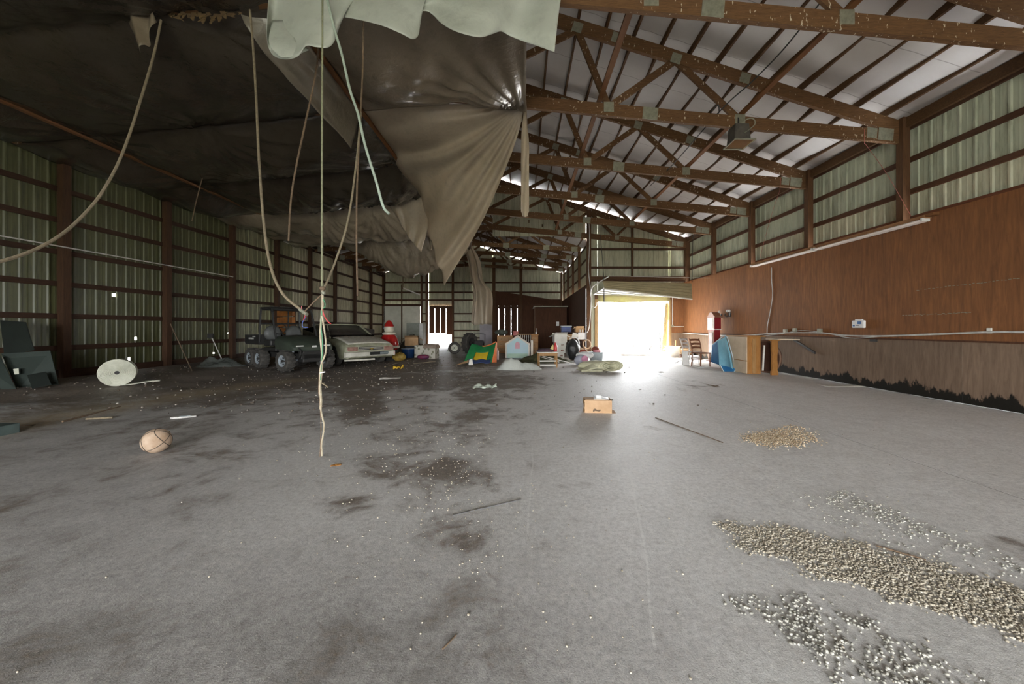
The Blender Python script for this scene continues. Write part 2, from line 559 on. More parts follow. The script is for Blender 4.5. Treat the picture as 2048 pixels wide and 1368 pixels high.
def floor_mat():
    m, nt, bs, geo, obj = base_mat('dusty_concrete')
    at = node(nt, 'ShaderNodeAttribute', attribute_name='dirt').outputs['Fac']
    al = node(nt, 'ShaderNodeAttribute', attribute_name='chalk').outputs['Fac']
    nbig = noise_tex(nt, geo, 0.55, 6, 0.68, (1, 0.7, 1), 0.4)
    nmid = noise_tex(nt, geo, 2.3, 7, 0.72, None, 0.5)
    nfin = noise_tex(nt, geo, 30.0, 6, 0.75)
    nf2 = noise_tex(nt, geo, 150.0, 3, 0.7)
    n6 = noise_tex(nt, geo, 7.0, 6, 0.72, None, 0.8)
    conc = ramp(nt, nmid, [(0.28, (0.60, 0.59, 0.575)), (0.52, (0.74, 0.735, 0.72)), (0.75, (0.80, 0.795, 0.785))])
    conc = mixc(nt, ramp(nt, nbig, [(0.35, (0, 0, 0)), (0.65, (0.5, 0.5, 0.5))]), conc, (0.66, 0.645, 0.625))
    chalk = mth(nt, 'MULTIPLY', al, mth(nt, 'MULTIPLY_ADD', nmid, 2.6, -0.75, clamp=True), clamp=True)
    conc = mixc(nt, chalk, conc, (0.72, 0.71, 0.69))
    conc = mixc(nt, mth(nt, 'MULTIPLY', ramp(nt, n6, [(.40, (1, 1, 1)), (.60, (0, 0, 0))]), 0.24), conc, (0.42, 0.39, 0.36))
    gr_ = node(nt, 'ShaderNodeAttribute', attribute_name='grime_shade').outputs['Fac']
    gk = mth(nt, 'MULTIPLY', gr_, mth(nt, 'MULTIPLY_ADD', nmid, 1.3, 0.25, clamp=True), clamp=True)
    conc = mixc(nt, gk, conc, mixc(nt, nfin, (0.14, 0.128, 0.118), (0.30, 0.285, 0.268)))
    # dirt: mask sharpened by noise so that its edges are ragged
    d0 = mth(nt, 'ADD', at, mth(nt, 'MULTIPLY_ADD', nmid, 2.4, -1.2))
    d0 = mth(nt, 'ADD', d0, mth(nt, 'MULTIPLY_ADD', nbig, 0.8, -0.4))
    d1 = mth(nt, 'ADD', d0, mth(nt, 'MULTIPLY_ADD', nfin, 0.9, -0.45))
    d1 = mth(nt, 'ADD', d1, mth(nt, 'MULTIPLY_ADD', n6, 1.0, -0.5))
    dm = mth(nt, 'MULTIPLY_ADD', d1, 2.2, -0.72, clamp=True)
    dm = mth(nt, 'MULTIPLY', dm, 0.88)
    dirt = ramp(nt, nfin, [(0.3, (0.092, 0.069, 0.050)), (0.62, (0.160, 0.124, 0.094)), (0.8, (0.26, 0.212, 0.17))])
    col = mixc(nt, dm, conc, dirt)
    tk_ = node(nt, 'ShaderNodeAttribute', attribute_name='track').outputs['Fac']
    tk_ = mth(nt, 'MULTIPLY', tk_, mth(nt, 'MULTIPLY_ADD', n6, 1.6, -0.1, clamp=True), clamp=True)
    TRK = tk_
    col = mixc(nt, TRK, col, (0.36, 0.28, 0.175))
    gf = ramp(nt, nfin, [(.36, (.66, .65, .64)), (.50, (1, 1, 1)), (.66, (1.28, 1.27, 1.25))])
    col = mixc(nt, 0.6, col, gf, 'MULTIPLY')
    # grit
    g = ramp(nt, nf2, [(0.32, (0.55, 0.54, 0.53)), (0.47, (1, 1, 1)), (0.60, (1, 1, 1)), (0.72, (1.45, 1.43, 1.4))])
    col = mixc(nt, 0.8, col, g, 'MULTIPLY')
    vor = node(nt, 'ShaderNodeTexVoronoi')
    vor.inputs['Scale'].default_value = 26
    nt.links.new(geo, vor.inputs['Vector'])
    sp = mth(nt, 'LESS_THAN', vor.outputs['Distance'], 0.10)
    col = mixc(nt, mth(nt, 'MULTIPLY', sp, 0.35), col, (0.55, 0.52, 0.47))
    # scratches dragged into the slab
    sep = node(nt, 'ShaderNodeSeparateXYZ')
    nt.links.new(geo, sep.inputs[0])
    wob = mth(nt, 'MULTIPLY_ADD', noise_tex(nt, geo, 1.1, 2, 0.5), 0.10, -0.05)
    for (a, b, w, s) in SCRATCH:
        A, B = G(*a), G(*b)
        d = (B - A)
        L = d.length
        d.normalize()
        ux = mth(nt, 'SUBTRACT', sep.outputs[0], A.x)
        uy = mth(nt, 'SUBTRACT', sep.outputs[1], A.y)
        t = mth(nt, 'ADD', mth(nt, 'MULTIPLY', ux, d.x), mth(nt, 'MULTIPLY', uy, d.y))
        q = mth(nt, 'ADD', mth(nt, 'SUBTRACT', mth(nt, 'MULTIPLY', ux, d.y), mth(nt, 'MULTIPLY', uy, d.x)), wob)
        inl = mth(nt, 'MULTIPLY', mth(nt, 'GREATER_THAN', t, 0.0), mth(nt, 'LESS_THAN', t, L))
        k = mth(nt, 'MULTIPLY', mth(nt, 'LESS_THAN', mth(nt, 'ABSOLUTE', q), w), inl)
        k = mth(nt, 'MULTIPLY', k, mth(nt, 'MULTIPLY_ADD', nfin, 2.2, -0.6, clamp=True))
        col = mixc(nt, mth(nt, 'MULTIPLY', k, s), col, (0.68, 0.67, 0.64))
    nt.links.new(col, bs.inputs['Base Color'])
    bs.inputs['Roughness'].default_value = 0.6
    bs.inputs['Specular IOR Level'].default_value = 0.45
    b = node(nt, 'ShaderNodeBump')
    b.inputs['Strength'].default_value = 0.5
    b.inputs['Distance'].default_value = 0.006
    nt.links.new(mth(nt, 'ADD', mth(nt, 'MULTIPLY', nfin, 1.0), mth(nt, 'MULTIPLY', nf2, 0.6)), b.inputs['Height'])
    nt.links.new(b.outputs[0], bs.inputs['Normal'])
    return m


SCRATCH = [((1226, 845), (1262, 960), .008, .8), ((1262, 960), (1290, 1080), .008, .9), ((1290, 1080), (1312, 1300), .006, .9),
           ((1066, 895), (1055, 1068), .007, .8), ((1400, 1110), (1445, 1195), .008, .5), ((1385, 905), (1480, 890), .01, .5),
           ((985, 855), (975, 880), .008, .5), ((950, 905), (960, 885), .008, .4), ((1300, 870), (1400, 935), .008, .4), ((835, 985), (790, 1070), .01, .35)]
M_FLOOR = floor_mat()
fl = MB().box((-1.4, 9.7, -0.16), (19.0, 36.6, 0.12)).build('floor', M_DIRT, kind='structure')
JX, JY = 3.76, 10.7
for (x0, x1, y0, y1) in [(-10.4, JX - .006, FRONT_Y - .3, JY - .006), (-10.4, JX - .006, JY + .006, 28), (JX + .006, XRS, FRONT_Y - .3, JY - .006), (JX + .006, XRS, JY + .006, YD + .35)]:
    st = 0.085 if y0 < 5 else 0.13
    nx, ny = int((x1 - x0) / st), int((y1 - y0) / st)
    mb = MB()
    mb.grid(lambda u, v: (lerp(x0, x1, u), lerp(y0, y1, v), floor_height(lerp(x0, x1, u), lerp(y0, y1, v))), nx, ny)
    top = len(mb.v)
    me = mb.mesh('slab', M_FLOOR)
    co = np.array(mb.v)
    for nm, bl in (('dirt', BLOBS), ('chalk', LIGHTS), ('grime_shade', []), ('track', [])):
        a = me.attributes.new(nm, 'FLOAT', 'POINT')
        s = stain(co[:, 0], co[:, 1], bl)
        if nm == 'dirt':
            s = np.maximum(s, np.clip((-6.3 - co[:, 0]) / 2.0, 0, 1) * np.clip((co[:, 1] - 5.0) / 2, 0, 1))
            s = np.maximum(s, np.clip((co[:, 1] - 11.0 + np.clip(co[:, 0], -9, 9) * -0.9) / 3.0, 0, .9) * (co[:, 0] < 2.5))
            s = np.maximum(s, .65 * np.clip((co[:, 0] - 7.2) / .3, 0, 1))
            s = np.maximum(s, .40 * np.clip((1.2 - co[:, 0]) / 1.6, 0, 1) * np.clip((co[:, 1] - 2.2) / 3.0, .35, 1))
            s = np.maximum(s, .12 * np.clip((4 - co[:, 1]) / 4, 0, 1))
        if nm == 'grime_shade':
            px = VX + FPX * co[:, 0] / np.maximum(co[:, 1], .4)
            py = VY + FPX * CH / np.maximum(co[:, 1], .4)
            s = .92 * np.clip((py - 860) / 400, 0, 1) * np.clip((1800 - px) / 900, .3, 1)  # foreground and left darkened: falloff of light painted in along with the grime
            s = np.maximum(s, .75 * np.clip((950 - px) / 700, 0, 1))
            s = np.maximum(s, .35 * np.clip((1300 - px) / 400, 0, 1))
        if nm == 'track' and x0 < 0:
            px = VX + FPX * co[:, 0] / np.maximum(co[:, 1], .4)
            py = VY + FPX * CH / np.maximum(co[:, 1], .4)
            line = np.interp(px, [-400, 0, 120, 250, 350, 470, 560, 640], [960, 862, 836, 814, 795, 776, 764, 757])
            wid = np.interp(px, [-400, 0, 300, 640], [30, 14, 9, 4])
            s = .9 * np.exp(-((py - line) / wid) ** 2) * (px < 640)
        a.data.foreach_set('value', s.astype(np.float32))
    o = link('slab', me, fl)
    m = o.modifiers.new('thick', 'SOLIDIFY')
    m.thickness = 0.09
    m.offset = -1

for (x0, x1, y0, y1) in [(JX - .006, JX + .006, FRONT_Y, YD + .3), (XI, JX - .006, JY - .006, JY + .006), (JX + .006, XR, JY - .006, JY + .006)]:
    MB().box(((x0 + x1) / 2, (y0 + y1) / 2, -.0515), (x1 - x0 + .004, y1 - y0, .099)).build('joint_filler', pm('black_joint', (.02, .018, .015), None, 9, .95), fl)

# ------------------------------------------------------------------ walls
RIB = 0.2286


def sheet_mesh(name, length, mat, zt0, zt1, z0=0.0, rib=0.019, holes=None):
    """ribbed steel sheet along +x (length), ribs towards -y; zt0/zt1 top heights at its two ends"""
    xs = [0.0]
    k = 0
    while True:
        c = RIB * (k + .5)
        if c + .04 > length: break
        xs += [c - .032, c - .014, c + .014, c + .032, c + .09, c + .11, c + .13]
        k += 1
    xs = sorted(x for x in xs if x < length - .001) + [length]
    mb = MB()
    rows = [z0 + t for t in np.arange(0, 0.999, 1.0)] if holes is None else None
    def dep(x):
        f = (x / RIB) % 1.0 * RIB - RIB / 2
        if abs(f) < .015: return -rib
        if abs(abs(f) - .110) < .006: return -rib * .18
        return 0.0
    if holes:
        zs = [z0]
        for hz in sorted({h[1] for h in holes}): zs += [hz - holes[0][2], hz + holes[0][2]]
        zs.append(None)
    else:
        zs = [z0, None]
    n = len(xs)
    vs, fs = [], []
    for z in zs:
        for x in xs:
            vs.append((x, dep(x), lerp(zt0, zt1, x / length) if z is None else z))
    for j in range(len(zs) - 1):
        for i in range(n - 1):
            if holes and zs[j + 1] is not None:
                mx = (xs[i] + xs[i + 1]) / 2
                mz = (zs[j] + zs[j + 1]) / 2
                if any(abs(mx - hx) < hr * 1.2 and abs(mz - hz) < hr * .9 for hx, hz, hr in holes): continue
            a = j * n + i
            fs.append((a, a + 1, a + n + 1, a + n))
    mb.add(vs, fs)
    return mb.mesh(name, mat)


def sided(parent, origin, rz, total, mat, ztop, z0=0.0, width=0.9144, holes=()):
    """row of sheets from origin along the direction rz; ztop = function of distance"""
    s = 0.0
    cache = {}
    while s < total - 0.02:
        w = min(width, total - s)
        a, b = round(ztop(s), 3), round(ztop(s + w), 3)
        hs = [(h[0] - s, h[1], h[2]) for h in holes if s < h[0] < s + w]
        mt = mat(s) if callable(mat) else mat
        key = (round(w, 3), a, b, mt.name)
        if hs or key not in cache:
            me = sheet_mesh('siding_sheet', w, mt, a, b, z0, holes=hs or None)
            if not hs: cache[key] = me
        else:
            me = cache[key]
        link('siding_sheet', me, parent, (origin[0] + math.cos(rz) * s, origin[1] + math.sin(rz) * s, origin[2] if len(origin) > 2 else 0), (0, 0, rz))
        s += w


def box_part(name, mat, parent, x0, x1, y0, y1, z0, z1):
    return MB().box(((x0 + x1) / 2, (y0 + y1) / 2, (z0 + z1) / 2), (x1 - x0, y1 - y0, z1 - z0)).build(name, mat, parent)


# left wall -----------------------------------------------------
wl = empty('wall_left', (XLS, 0, 0), kind='structure')
PL = [8.22 + 2.4 * k for k in range(-6, 9)]
HOLES = [(0, 0, 0)]


def lw(x): return x - XLS


def holes_left(pts):
    out = []
    for x, y, r in pts:
        Y = -XLS * FPX / (VX - x)
        out.append((Y, CH - (y - VY) * Y / FPX, r))
    return out


HL = holes_left([(271, 677, .04), (257, 718, .022), (227, 590, .011), (427, 706, .022), (434, 606, .009), (456, 666, .009)])
# sheets run along +y seen from inside: local x -> +y, ribs towards +x (inside is +x): rotate by 90 deg, local -y -> +x
M_SIDE_L2 = siding_mat('half_lit_siding', (0.26, 0.255, 0.145), (0.19, 0.185, 0.105), (0.08, 0.075, 0.045))
M_SIDE_L3 = siding_mat('lit_tan_siding', (0.50, 0.47, 0.33), (0.40, 0.37, 0.26), (0.20, 0.18, 0.12))
sided(wl, (0, FRONT_Y), pi / 2, YB - FRONT_Y, lambda s: M_SIDE_L if s + FRONT_Y < 12.2 else (M_SIDE_L2 if s + FRONT_Y < 16.6 else M_SIDE_L3), lambda s: EAVE - .02, 0.0, holes=[(h[0] - FRONT_Y, h[1], h[2]) for h in HL])  # sheets get paler towards the far end, painting in the light there
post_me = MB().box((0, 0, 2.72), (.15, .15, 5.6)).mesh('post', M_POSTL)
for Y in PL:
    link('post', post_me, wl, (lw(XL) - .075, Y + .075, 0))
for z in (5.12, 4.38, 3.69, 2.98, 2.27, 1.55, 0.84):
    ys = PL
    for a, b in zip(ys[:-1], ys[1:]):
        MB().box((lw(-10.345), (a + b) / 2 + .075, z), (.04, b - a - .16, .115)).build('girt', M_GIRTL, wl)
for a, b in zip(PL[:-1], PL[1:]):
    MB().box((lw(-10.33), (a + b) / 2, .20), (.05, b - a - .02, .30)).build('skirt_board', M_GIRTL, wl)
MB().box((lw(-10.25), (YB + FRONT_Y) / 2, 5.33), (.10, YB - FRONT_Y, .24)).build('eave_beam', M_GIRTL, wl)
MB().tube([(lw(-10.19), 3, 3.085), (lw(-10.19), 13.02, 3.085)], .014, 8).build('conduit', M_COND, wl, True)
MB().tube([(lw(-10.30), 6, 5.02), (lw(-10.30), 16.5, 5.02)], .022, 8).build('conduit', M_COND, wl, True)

# right wall ----------------------------------------------------
wr = empty('wall_right', (XR, 0, 0), kind='structure')
PR = [7.33 + BAY * k for k in range(-6, 5)] + [YD - .12]
sided(wr, (XRS - XR, YD), -pi / 2, YD - FRONT_Y, M_SIDE_R, lambda s: EAVE - .02, 3.0)
for Y in PR:
    MB().box((.11, Y + .07, 2.72), (.14, .14, 5.5)).build('post', M_POST, wr)
for z in (3.99, 4.63, 3.45, 5.28):
    for a, b in zip(PR[:-1], PR[1:]):
        MB().box((.215, (a + b) / 2 + .07, z), (.045, b - a - .005, .10)).build('girt', M_GIRT, wr)
MB().box((.13, (YD + FRONT_Y) / 2, 5.36), (.06, YD - FRONT_Y, .20)).build('eave_beam', M_TOP, wr)
y = -1.62
ply_up = MB().box((.009, 0, 0), (.018, 1.2175, 2.335)).mesh('plywood_sheet', M_PLY)
ply_lo = MB().box((.010, 0, 0), (.020, 1.2175, 1.045)).mesh('plywood_sheet', M_PLYLOW)
seam0 = 7.5 * FPX / 737      # a seam seen at px 1782
k0 = math.floor((seam0 - FRONT_Y) / 1.22)
for k in range(-k0, 9):
    yc = seam0 + 1.22 * (k + .5)
    if yc + .6 > YD + .3: break
    link('plywood_sheet', ply_up, wr, (0.0012 * ((k * 7) % 3), yc, 2.225))
    link('plywood_sheet', ply_lo, wr, (0.0012 * ((k * 5) % 3), yc, .525))
lasty = seam0 + 1.22 * (k if yc + .6 > YD + .3 else k + 1)
if YD - lasty > .05:
    box_part('plywood_sheet', M_PLY, wr, 0, .018, lasty, YD, 1.06, 3.39)
    box_part('plywood_sheet', M_PLYLOW, wr, 0, .02, lasty, YD, 0, 1.05)
box_part('ledger_strip', M_PLYDARK, wr, -.012, .0, FRONT_Y, YD, 1.045, 1.075)
# conduit along the plywood with sags
cy = lambda px: -(-(XR - .05)) * FPX / (px - VX)
MB().tube(spline([(-.04, cy(px), CH - (py - VY) * cy(px) / FPX) for px, py in [(2300, 662), (2048, 664), (1990, 664), (1880, 668), (1770, 672), (1690, 671), (1640, 666), (1560, 666), (1500, 670), (1440, 671), (1365, 666)]], 6), .018, 8).build('conduit', M_COND, wr, True)
MB().tube(spline([(-.035, cy(px), CH - (py - VY) * cy(px) / FPX) for px, py in [(1760, 673), (1700, 676), (1650, 666), (1600, 661), (1560, 668), (1500, 673), (1470, 671)]], 6), .010, 6).build('cable', M_COND, wr, True)
for px, py in [(1638, 661), (1588, 660), (1569, 662)]:
    Y = cy(px)
    MB().box((-.03, Y, CH - (py - VY) * Y / FPX), (.06, .11, .10)).build('junction_box', M_GALV, wr, bevel=.006)
MB().tube(spline([(-.02, cy(px), CH - (py - VY) * cy(px) / FPX) for px, py in [(1541, 535), (1541, 560), (1543, 590), (1538, 625), (1533, 650), (1532, 668)]], 6), .012, 6).build('cable', M_COND, wr, True)

# gable wall with the big door ----------------------------------
DX0, DX1, DZ = 3.50, 6.80, 2.62
wd = empty('wall_back_right', (0, YD, 0), kind='structure')
gap = 0.09


def gable_top(x): return roof_n(x) - gap


def gable_piece(x0, x1, z0):
    # sheets from x0 to x1 facing -y
    sided(wd, (x0, .06), 0, x1 - x0, M_SIDE_B, lambda s: gable_top(x0 + s), z0)


gable_piece(XI + .02, DX0, 0.0)
gable_piece(DX0, DX1, DZ)
gable_piece(DX1, XRS, 0.0)
# gable above the lower roof of the far part
sided(wd, (RC - 3.4, .06), 0, 3.4, M_SIDE_B, lambda s: gable_top(RC - 3.4 + s), 6.55)
sided(wd, (RC, .06), 0, XI - RC, M_SIDE_B, lambda s: gable_top(RC + s), 5.55)
for z in (4.10, 4.95, 3.50):
    box_part('girt', M_GIRTX, wd, XI + .1, XRS - .15, -.02, .03, z - .05, z + .05)
box_part('ledger_board', M_POST, wd, XI + .1, XR + .1, -.10, -.04, 3.53, 3.67)
box_part('post', M_POST, wd, XR + .02, XRS, -.10, .10, 0, 5.5)
box_part('post', M_POST, wd, 5.05, 5.14, -.06, .03, DZ + .1, 6.1)
box_part('post', M_POST, wd, XI + .02, XI + .22, -.14, .04, 0, 6.75)
box_part('door_jamb', wood_mat('tan_lumber', (.40, .26, .12), (.26, .16, .07), (8, 8, .7)), wd, DX0 - .14, DX0, -.06, .06, 0, DZ)
box_part('door_jamb', MATS['tan_lumber'], wd, DX1, DX1 + .10, -.06, .06, 0, DZ)
box_part('door_header', M_POST, wd, DX0 - .14, DX1 + .1, -.05, .03, DZ, DZ + .24)
box_part('plywood_sheet', M_PLY, wd, DX1 + .10, XR - .005, -.03, -.012, 1.06, 3.39)
box_part('plywood_sheet', M_PLYLOW, wd, DX1 + .10, XR - .005, -.03, -.012, 0, 1.05)
MB().tube([(6.95, -.05, 3.0), (6.95, -.05, 1.42)], .015, 6).build('conduit', M_COND, wd, True)
MB().tube([(6.95, -.05, 1.36), (7.48, -.05, 1.36)], .012, 6).build('conduit', M_COND, wd, True)
MB().box((6.95, -.06, 1.38), (.09, .06, .11)).build('junction_box', M_GALV, wd, bevel=.006)

# side wall of the far part --------------------------------------
wi = empty('wall_inner_right', (XI, YD, 0), kind='structure')
sided(wi, (.16, YB - YD), -pi / 2, YB - YD, M_SIDE_B, lambda s: 5.35, 3.2)
for k in range(1, 5):
    box_part('post', M_POST, wi, .01, .13, .02 + 2.44 * k, .15 + 2.44 * k, 0, 5.4)
for z in (3.9, 4.6, 5.25):
    box_part('girt', M_GIRT, wi, .13, .16, .1, YB - YD, z - .05, z + .05)
k = 0
while k * 1.22 < YB - YD - .05:
    y0, y1 = k * 1.22 + .004, min((k + 1) * 1.22 - .004, YB - YD)
    box_part('plywood_sheet', M_PLYDARK, wi, -.012, .006, y0, y1, 0, 3.28)
    k += 1

# far end wall ----------------------------------------------------
wb = empty('wall_back_left', (0, YB, 0), kind='structure')


def bx(px): return (px - VX) * YB / FPX
def bz(py): return CH - (py - VY) * YB / FPX


GX0, GX1 = bx(857), bx(904)          # first opening
HX0, HX1 = bx(990), bx(1042)         # second opening
GZ = bz(612)
far_top = lambda x: roof_f(x) - .10
for (x0, x1, z0) in [(XLS, bx(767), 0), (bx(767), bx(842), bz(611)), (bx(842), GX0, 0), (GX0, GX1, GZ), (GX1, bx(985), 0), (bx(985), XI + .25, 3.0)]:
    if x0 < FC < x1:
        sided(wb, (x0, .06), 0, FC - x0, M_SIDE_B, lambda s, a=x0: far_top(a + s), z0)
        sided(wb, (FC, .06), 0, x1 - FC, M_SIDE_B, lambda s: far_top(FC + s), z0)
    else:
        sided(wb, (x0, .06), 0, x1 - x0, M_SIDE_B, lambda s, a=x0: far_top(a + s), z0)
for (a, b, h) in [(761, 768, 5.6), (842, 845, 5.9), (852, 857, 6.3), (904, 908, 6.5), (985, 991, 6.5), (1039, 1045, 6.2), (1121, 1125, 5.4)]:
    box_part('post', M_POST, wb, bx(a), bx(b), -.14, .02, 0, h)
for z in (4.67, 3.94, 3.37):
    box_part('girt', M_GIRTX, wb, XLS + .1, XI, -.02, .03, z - .055, z + .055)
for z in (.55, 1.1, 1.75, 2.35):
    box_part('girt', M_GIRTX, wb, GX1 + .1, bx(985), -.02, .03, z - .05, z + .05)
    box_part('girt', M_GIRTX, wb, bx(845), bx(852), -.02, .03, z - .05, z + .05)
# brown plywood band with a raking top edge, right of the second opening
mb = MB()
mb.prism([(bx(989), GZ), (bx(1124), GZ), (bx(1124), bz(602)), (bx(1040), bz(589)), (bx(989), bz(582))], .02, Matrix.Rotation(pi / 2, 4, 'X'))
mb.build('plywood_band', M_PLYDARK, wb, loc=(0, -.03, 0))
box_part('plywood_sheet', M_PLYDARK, wb, HX1, bx(1085), -.05, -.03, 0, GZ)
box_part('plywood_sheet', M_PLYDARK, wb, bx(1085) + .01, bx(1124), -.05, -.03, 0, GZ)
box_part('white_panel', pm('pale_lilac_board', (.50, .48, .52), (.42, .40, .43), 3, .6), wb, bx(960), bx(985), -.16, -.14, .1, bz(640))


# boards of the two slatted sliding doors: gaps let the daylight through
def slat_door(nm, x0, x1, z0, z1, n, gapw, hang=None):
    e = empty(nm, ((x0 + x1) / 2, YB - .04, 0), kind='structure')
    w = (x1 - x0) / n
    for i in range(n):
        a, b = x0 + i * w + gapw / 2, x0 + (i + 1) * w - gapw / 2
        zb = z0 if hang is None else hang[i]
        cx = (x0 + x1) / 2
        MB().box(((a + b) / 2 - cx, 0, (zb + z1) / 2), (b - a, .03, z1 - zb)).build('board', M_PLYDARK, e)
    MB().box((0, -.03, z1 - .1), (x1 - x0, .04, .18)).build('rail', M_GIRTX, e)
    return e


slat_door('door_1', GX0 + .05, GX1, 0, GZ, 4, .03, [bz(667), bz(666), bz(667), bz(670)])
slat_door('door_2', bx(985), bx(1047), 0.0, GZ, 5, .032)

# white sectional door, closed, in the left of the far wall
d3 = empty('door_3', (0, YB - .05, 0), kind='structure')
M_DOORW = pm('white_door_panel', (.72, .72, .62), (.60, .60, .50), 2, .5)
for i in range(5):
    z0 = i * .59
    for (a, b) in ((768, 803.5), (805.5, 841)):
        box_part('door_panel', M_DOORW, d3, bx(a), bx(b), -.03, .01, z0 + .008, z0 + .582)
box_part('backing_sheet', M_DOORW, d3, bx(768), bx(841), .015, .03, 0, 2.95)
box_part('door_head', M_GIRTX, d3, bx(766), bx(843), -.06, .06, 2.90, 3.06)
box_part('mullion', M_POST, d3, bx(803.5), bx(805.5), -.10, -.03, 0, 4.5)

# front wall, behind the camera
wf = empty('wall_front', (0, FRONT_Y, 0), kind='structure')
sided(wf, (FDX0, 0), pi, FDX0 - XLS, M_SIDE_B, lambda s: roof_n(FDX0 - s) - .02, 0)
sided(wf, (RC, 0), pi, RC - FDX0, M_SIDE_B, lambda s: roof_n(RC - s) - .02, FDZ)
sided(wf, (FDX1, 0), pi, FDX1 - RC, M_SIDE_B, lambda s: roof_n(FDX1 - s) - .02, FDZ)
sided(wf, (XRS, 0), pi, XRS - FDX1, M_SIDE_B, lambda s: roof_n(XRS - s) - .02, 0)

# ------------------------------------------------------------------ roofs
cl = empty('ceiling', (RC, 0, RZ), kind='structure')


def roof_slope(parent, name, cx, z0, sl, xe, ya, yb, mat):
    """insulation facing from the ridge cx to the eave xe, sagging a little between the purlins"""
    nx = max(8, int(abs(xe - cx) / .14))
    ny = int((yb - ya) / .16)
    mb = MB()
    o = parent.location

    def f(u, v):
        x, y = lerp(cx, xe, u), lerp(ya, yb, v)
        ph = (abs(x - cx) % .56) / .56
        z = z0 - sl * abs(x - cx) - .018 * math.sin(pi * ph) * (1 + nz(x, y, 1, .8)) - .012 * nz(x * .4, y, 5, 1.2)
        t = ((y - 7.45 + .25 * nz(x * .3, y * .2, 8)) / BAY) % 1.0
        z -= .085 * smooth(.10, .36, t) * (1 - smooth(.36, 1.0, t)) * (1 if abs(x - cx) > .05 else .3)
        return (x - o.x, y - o.y, z - o.z)
    mb.grid(f, nx, ny)
    me = mb.mesh(name, mat, True)
    ob = link(name, me, parent)
    m = ob.modifiers.new('thick', 'SOLIDIFY')
    m.thickness = .05
    m.offset = 1 if xe > cx else -1
    return ob


M_ROOFT = pm('roof_steel', (.30, .30, .29), (.22, .22, .21), 2, .5)
roof_slope(cl, 'insulation_blanket', RC, RZ, RS, XRS + .12, FRONT_Y - .3, YD + .35, M_CEIL)
roof_slope(cl, 'insulation_blanket', RC, RZ, RS, XLS - .12, FRONT_Y - .3, YD + .35, M_CEIL)
MB().add([(XRS + .3 - RC, FRONT_Y - .4, roof_n(XRS + .3) + .09 - RZ), (0, FRONT_Y - .4, .09), (XLS - .3 - RC, FRONT_Y - .4, roof_n(XLS - .3) + .09 - RZ),
          (XRS + .3 - RC, YD + .45, roof_n(XRS + .3) + .09 - RZ), (0, YD + .45, .09), (XLS - .3 - RC, YD + .45, roof_n(XLS - .3) + .09 - RZ)], [(0, 1, 4, 3), (1, 2, 5, 4)]).build('roof_sheet', M_ROOFT, cl)
cf = empty('ceiling_far', (FC, YD, FZ), kind='structure')
roof_slope(cf, 'insulation_blanket', FC, FZ, FS, XI + .25, YD + .12, YB + .4, M_CEIL)
roof_slope(cf, 'insulation_blanket', FC, FZ, FS, XLS - .12, YD + .12, YB + .4, M_CEIL)
for side in (1, -1):
    x = .28
    lim = (XRS - RC) if side > 0 else (RC - XLS)
    while x < lim:
        pu = MB().box((side * x, (FRONT_Y + YD) / 2, -RS * x - .065), (.045, YD - FRONT_Y, .13)).build('purlin', M_TOP, cl)
        x += .56
    x = .3
    lim = (XI - FC) if side > 0 else (FC - XLS)
    while x < lim:
        MB().box((side * x, (YB - YD) / 2, -FS * x - .065), (.045, YB - YD, .13)).build('purlin', M_TOP, cf)
        x += .62

# ------------------------------------------------------------------ trusses
CT = .076


def zt(x): return roof_n(x) - .13 - .135        # centre line of the near top chord
def zb(x): return chord_z(x) + .12              # centre line of the bottom chord


def plate(w, h):
    return MB().box((0, 0, 0), (w, .006, h)).mesh('gusset_plate', M_GALV)


PL_S, PL_B = plate(.20, .20), plate(.30, .24)


def make_truss(first=True):
    r = empty('roof_truss', (RC, TRUSS_Y[0], 5.84))

    def L(x, z): return (x - RC, 0, z - 5.84)
    for xe in (XR + .1, XL - .05):
        MB().beam(L(RC, zt(RC)), L(xe, zt(xe)), CT, .25).build('top_chord', M_TRUSS, r)
        MB().beam(L(RC, zb(RC)), L(xe, zb(xe) - .0), CT, .24).build('bottom_chord', M_TRUSS, r)
    half = [(0, 2.49, 'tb'), (3.12, 2.49, 'bt'), (3.12, 4.47, 'bt'), (5.75, 4.47, 'bt')]
    for s in (1, -1):
        for xb, xt, _ in half:
            a, b = RC + s * xb, RC + s * xt
            MB().beam(L(a, zb(a) + .06), L(b, zt(b) - .06), .045, .13).build('web', M_TRUSS, r)
        for xb in (3.12, 5.75):
            x = RC + s * xb
            link('gusset_plate', PL_S, r, Vector(L(x, zb(x) + .05)) + Vector((0, -CT / 2 - .003, 0)))
        for xt in (2.49, 4.47):
            x = RC + s * xt
            link('gusset_plate', PL_S, r, Vector(L(x, zt(x) - .04)) + Vector((0, -CT / 2 - .003, 0)), (0, s * .305, 0))
        for x, f in ((RC + s * 3.95, zb), (RC + s * 3.28, zt), (RC + s * 5.85, zt)):
            link('gusset_plate', PL_B if f is zb else PL_S, r, Vector(L(x, f(x))) + Vector((0, -CT / 2 - .003, 0)), (0, s * (.095 if f is zb else .305), 0))
        x = (XR - .22) if s > 0 else (XL + .3)
        link('gusset_plate', PL_B, r, Vector(L(x, zb(x) + .03)) + Vector((0, -CT / 2 - .003, 0)), (0, s * .095, 0))
        link('gusset_plate', PL_S, r, Vector(L(x - s * .28, zb(x) + .06)) + Vector((0, -CT / 2 - .003, 0)), (0, s * .095, 0))
    return r


